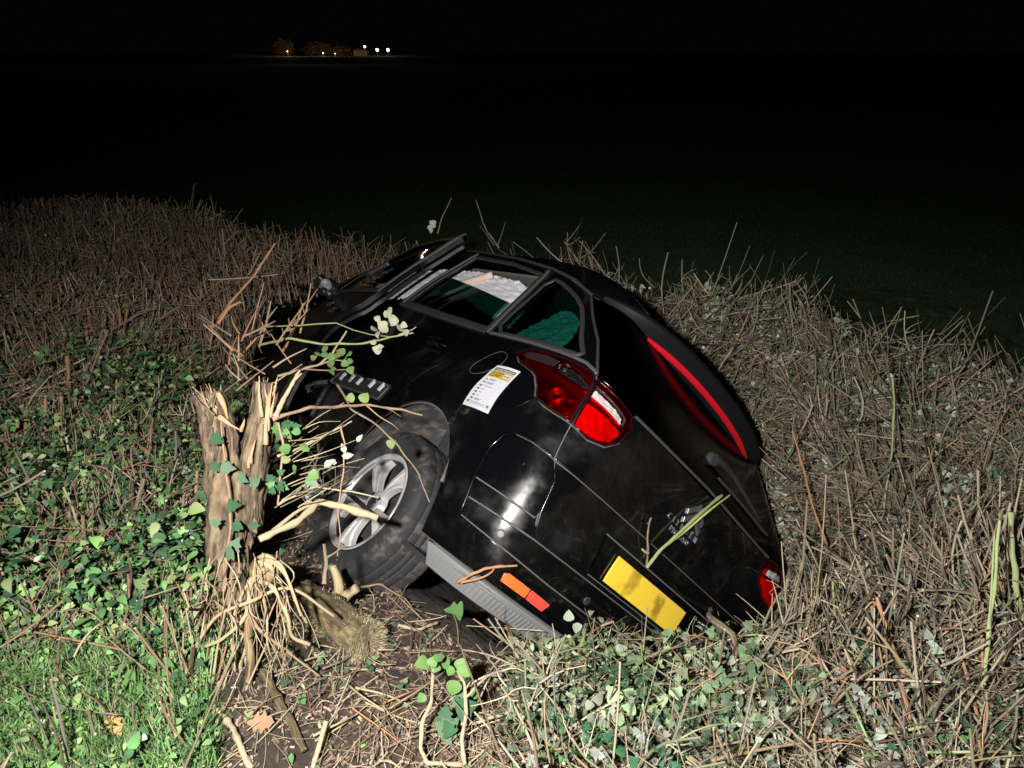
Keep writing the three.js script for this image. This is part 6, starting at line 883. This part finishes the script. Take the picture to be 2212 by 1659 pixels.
  for (let i = 0; i < 60; i++) { const x = rr(640, 1640), y = rr(1270, 1650), l = rr(50, 170), an = gauss() * .9; bit2('twig', lying([[x, y, rr(.01, .05)], [x + Math.cos(an) * l * .5, y + Math.sin(an) * l * .5 + rr(-8, 8), rr(.02, .06)], [x + Math.cos(an) * l, Math.max(1285, y + Math.sin(an) * l), rr(.01, .04)]]), rr(.0018, .0042), .0014, pick([wood.brown, wood.straw, wood.pale, wood.orange, wood.grey]), LITTER); }
  // single leaves one can point at
  const lf = (label, x, y, h, geo, m, s, up = .6) => { const p = on(x, y, h), o = tag(mesh('fallen_leaf', geo.clone(), m), label, 'leaf'); o.scale.setScalar(s); o.position.copy(p); o.quaternion.setFromUnitVectors(UPV, V(rr(-.3, .3), 1, up).normalize()); o.rotateY(rnd() * 6.28); };
  lf('brown oak leaf lying on the soil below the stump', 532, 1561, .02, LEAF.oak, leafM.brown, .075); lf('orange dead leaf in the grass near the bottom', 262, 1590, .04, LEAF.oak, leafM.orange, .06); lf('rusty dead leaf among the weeds at the lower left', 93, 1400, .06, LEAF.oak, leafM.orange, .07); lf('large dark nettle leaf hanging left of the stump', 268, 1200, .22, LEAF.nettle, leafM.dark, .085, .9); lf('pale grey dead leaf in the hedge at the left edge', 50, 995, .2, LEAF.round, leafM.cream, .04, 1); lf('green ivy leaf under the tyre', 745, 1232, .06, LEAF.ivy, leafM.bright, .08, .8); lf('green leaf on the valance beside the tyre', 982, 1240, .1, LEAF.round, leafM.olive, .06, .8); lf('torn green leaf lying on the soil under the amber reflector', 1000, 1325, .03, LEAF.ivy, leafM.green, .085); lf('white dusty leaf at the end of the valance', 1225, 1385, .08, LEAF.ivy, leafM.pale, .07, .8); lf('white dusty leaf cluster tip below the red forked twig', 1152, 1440, .05, LEAF.ivy, leafM.pale, .06, .8); lf('dark ivy leaf at the bottom left of the soil', 420, 1560, .03, LEAF.ivy, leafM.dark, .085);
  // nettle plants with stalk and pairs of leaves
  const nettle = group('nettle'); tag(nettle, 'young nettle plant with toothed leaves among the weeds at the left', 'nettle', 'nettles at the left');
  mesh('stalk', tube([V(0, 0, 0), V(.01, .09, .005), V(0, .18, .015)], [.004, .002], 6, 8), wood.green, nettle);
  for (let k = 0; k < 5; k++) for (const sd of [0, 1]) { const m = new THREE.Mesh(LEAF.nettle, pick([leafM.green, leafM.bright])); m.name = 'leaf'; m.castShadow = m.receiveShadow = true; const s = .06 - k * .006; m.scale.set(s, s, s); m.position.set(.005, .05 + k * .032, .006); m.rotation.set(.25, k * 1.57 + sd * Math.PI + .3, 0, 'YXZ'); nettle.add(m); }
  const spots = [[230, 1060, 'nettle with broad leaves in the middle of the weeds left of the stump'], [385, 1500, 'lowest nettle, at the lower left of the cane clump'], [120, 1150, 'nettle growing near the left edge beside the old cut stems'], [250, 1170, 'nettle right behind the large dark leaf left of the stump'], [330, 1010, 'nettle close to the left prong of the stump'], [300, 1520, 'bright small nettle in the grass left of the canes'], [60, 1290, 'nettle at the left edge, above the rusty dead leaf'], [380, 1330, 'nettle pressed against the red stems left of the stump base'], [100, 1000, 'highest nettle near the pale dead leaf at the left edge']];
  spots.forEach(([x, y, l], i) => { const o = i ? nettle.clone() : nettle; if (i) { o.name = numbered('nettle'); scene.add(o); } o.userData = { label: l, category: 'nettle', group: 'nettles at the left' }; o.position.copy(on(x, y, 0)); o.rotation.set(rr(-.2, .4), rnd() * 6.28, rr(-.3, .3)); o.scale.setScalar(rr(.7, 1.05)); });
}
// ------------------------------------------------------------------ far lights across the valley
{
  const far = (px, py, d) => at(px, py, d), D = 260, yG = 0.55;
  { // the low rise the hamlet stands on
    const c = at(690, 118, D), g = new THREE.PlaneGeometry(260, 130, 60, 30); g.rotateX(-Math.PI / 2); const q = g.getAttribute('position'); for (let i = 0; i < q.count; i++) { const x = q.getX(i), z = q.getZ(i); q.setY(i, lerp(FIELD_Y - .3, yG, sstep(128, 75, Math.abs(x)) * sstep(64, 22, Math.abs(z))) + .25 * (fbm(x * .06, z * .06, 2, 3) - .5)); } g.translate(c.x, 0, c.z - 8); g.computeVertexNormals(); tag(mesh('hill', g, std([.035, .04, .02], .95)), 'low rise with the lit hamlet on the horizon', 'hill', null, 'structure');
  }
  const lampAt = (label, px, py, color, power, r, D2 = D) => {
    const p = far(px, py, D2), g = group('street_lamp'); g.position.set(p.x, yG - .3, p.z); const h = p.y - yG + .3; tag(g, label, 'street lamp');
    mesh('pole', tube([V(0, 0, 0), V(0, h * .5, 0), V(0, h, 0)], [.09, .06], 8, 4, 0), std([.08, .08, .08], .6), g);
    const hd = new THREE.SphereGeometry(r, 16, 12); hd.translate(0, h, 0); mesh('lamp_globe', hd, new THREE.MeshStandardMaterial({ color: 0xffffff, emissive: color, emissiveIntensity: 2.2 }), g);
    const l = new THREE.PointLight(color, power, 0, 2); l.position.set(p.x, p.y + r * .5, p.z + r * 1.5); l.shadow.radius = 10; l.castShadow = true; scene.add(l);
  };
  lampAt('orange lamp, leftmost of the three bright lights on the horizon', 788, 101, lin(1, .45, .14), 26, .45);
  lampAt('white lamp on the horizon, middle of the three bright lights', 815, 108, lin(1, .93, .75), 22, .55); lampAt('white lamp on the horizon, rightmost of the three bright lights', 838, 108, lin(.95, .97, .85), 22, .55);
  lampAt('faint small lamp under the round tree on the horizon', 621, 110, lin(1, .72, .4), 90, .085, 255); lampAt('faint small lamp before the wide tree on the horizon', 698, 114, lin(1, .75, .5), 60, .07, 260); lampAt('faint small lamp between the wide tree and the orange lamp', 724, 115, lin(1, .75, .5), 36, .07, 260);
  const treeAt = (label, px, w, h, d, n) => { const b = far(px, 115, d), g = group('tree'); g.position.set(b.x, yG - .2, b.z); tag(g, label, 'tree'); mesh('trunk', tube([V(0, 0, 0), V(.2, h * .3, 0), V(0, h * .6, .1)], [.35, .12], 8, 6, .2), bark, g); const cr = new Bunch(LEAF.small, std([1, 1, 1], .9)); for (let i = 0; i < n; i++) { const th = rnd() * 6.283, u = Math.pow(rnd(), .4), ph = rr(-.8, 1.4), lump = .65 + .7 * noise(Math.cos(th) * 2 + px, ph * 2, Math.sin(th) * 2); cr.add(V(Math.cos(th) * Math.cos(ph) * w * u * lump, h * .52 + Math.sin(ph) * h * .5 * u * lump, Math.sin(th) * Math.cos(ph) * w * u * lump * .7), leafQ(1.4), V(.7, .7, .8), tint([.15, .10, .04], .5)); } cr.build('crown', g); };
  treeAt('round brownish tree on the horizon, left of the distant lights', 612, 4.2, 5.6, 268, 2600); treeAt('wide dim tree between the round tree and the lights', 690, 5.6, 4.6, 274, 2600); treeAt('low dark tree just left of the orange lamp', 738, 4.0, 3.2, 272, 1200);
  const wall = (label, x0, x1, hh, d, m) => { const a = far(x0, 115, d), b = far(x1, 115, d), w = b.x - a.x, g = group('farm_building'); g.position.set((a.x + b.x) / 2, yG - .2, a.z); tag(g, label, 'building'); const bx = new THREE.BoxGeometry(w, hh, 5); bx.translate(0, hh / 2, -2.5); mesh('wall', bx, m, g); const s = new THREE.Shape([new THREE.Vector2(-w / 2 - .2, hh), new THREE.Vector2(w / 2 + .2, hh), new THREE.Vector2(w / 2 - .5, hh + .7), new THREE.Vector2(-w / 2 + .5, hh + .7)]), rf = new THREE.ExtrudeGeometry(s, { depth: 5.4, bevelEnabled: false }); rf.translate(0, .003, -5.2); mesh('roof', rf, std([.06, .05, .045], .9), g); };
  wall('low farm building lit orange beside the orange lamp', 764, 792, 1.9, 264, std([.16, .12, .09], .9)); wall('low pale building to the right of the distant lights', 856, 905, .9, 290, std([.25, .25, .24], .9)); wall('long low building at the left end of the distant hamlet', 500, 575, .9, 285, std([.25, .24, .22], .9));
}
// ------------------------------------------------------------------ work lamp beside the photographer
{
  const g = group('work_lamp'); tag(g, 'work lamp on a telescopic stand beside the photographer', 'lamp'); g.position.copy(LAMP);
  const q = new THREE.Quaternion().setFromUnitVectors(V(0, 0, 1), LAMP_AIM.clone().sub(LAMP).normalize());
  const head = rbox(.16, .12, .05, .015); head.translate(0, 0, -.035); head.applyQuaternion(q); mesh('lamp_head', head, M.blackTrim, g);
  const face = new THREE.CylinderGeometry(.05, .05, .008, 28); face.rotateX(Math.PI / 2); face.applyQuaternion(q); mesh('lamp_face', face, new THREE.MeshStandardMaterial({ color: 0xffffff, emissive: lin(1, .97, .92), emissiveIntensity: 6 }), g);
  mesh('lamp_pole', tube([V(0, -.05, .02), V(0, -1.0, .03), V(0, -1.8, .03)], [.014, .018], 10, 6), M.blackTrim, g);
  for (let i = 0; i < 3; i++) { const a = i * 2.094 + .5; mesh('leg', tube([V(0, -1.4, .03), V(Math.cos(a) * .3, -1.81, .03 + Math.sin(a) * .3)], [.01, .01], 8, 4), M.blackTrim, g); }
  workLight.position.copy(LAMP).add(LAMP_AIM.clone().sub(LAMP).normalize().multiplyScalar(.03)); workLight.target.position.copy(LAMP_AIM); scene.add(workLight, workLight.target);
}
renderer.render(scene, camera);
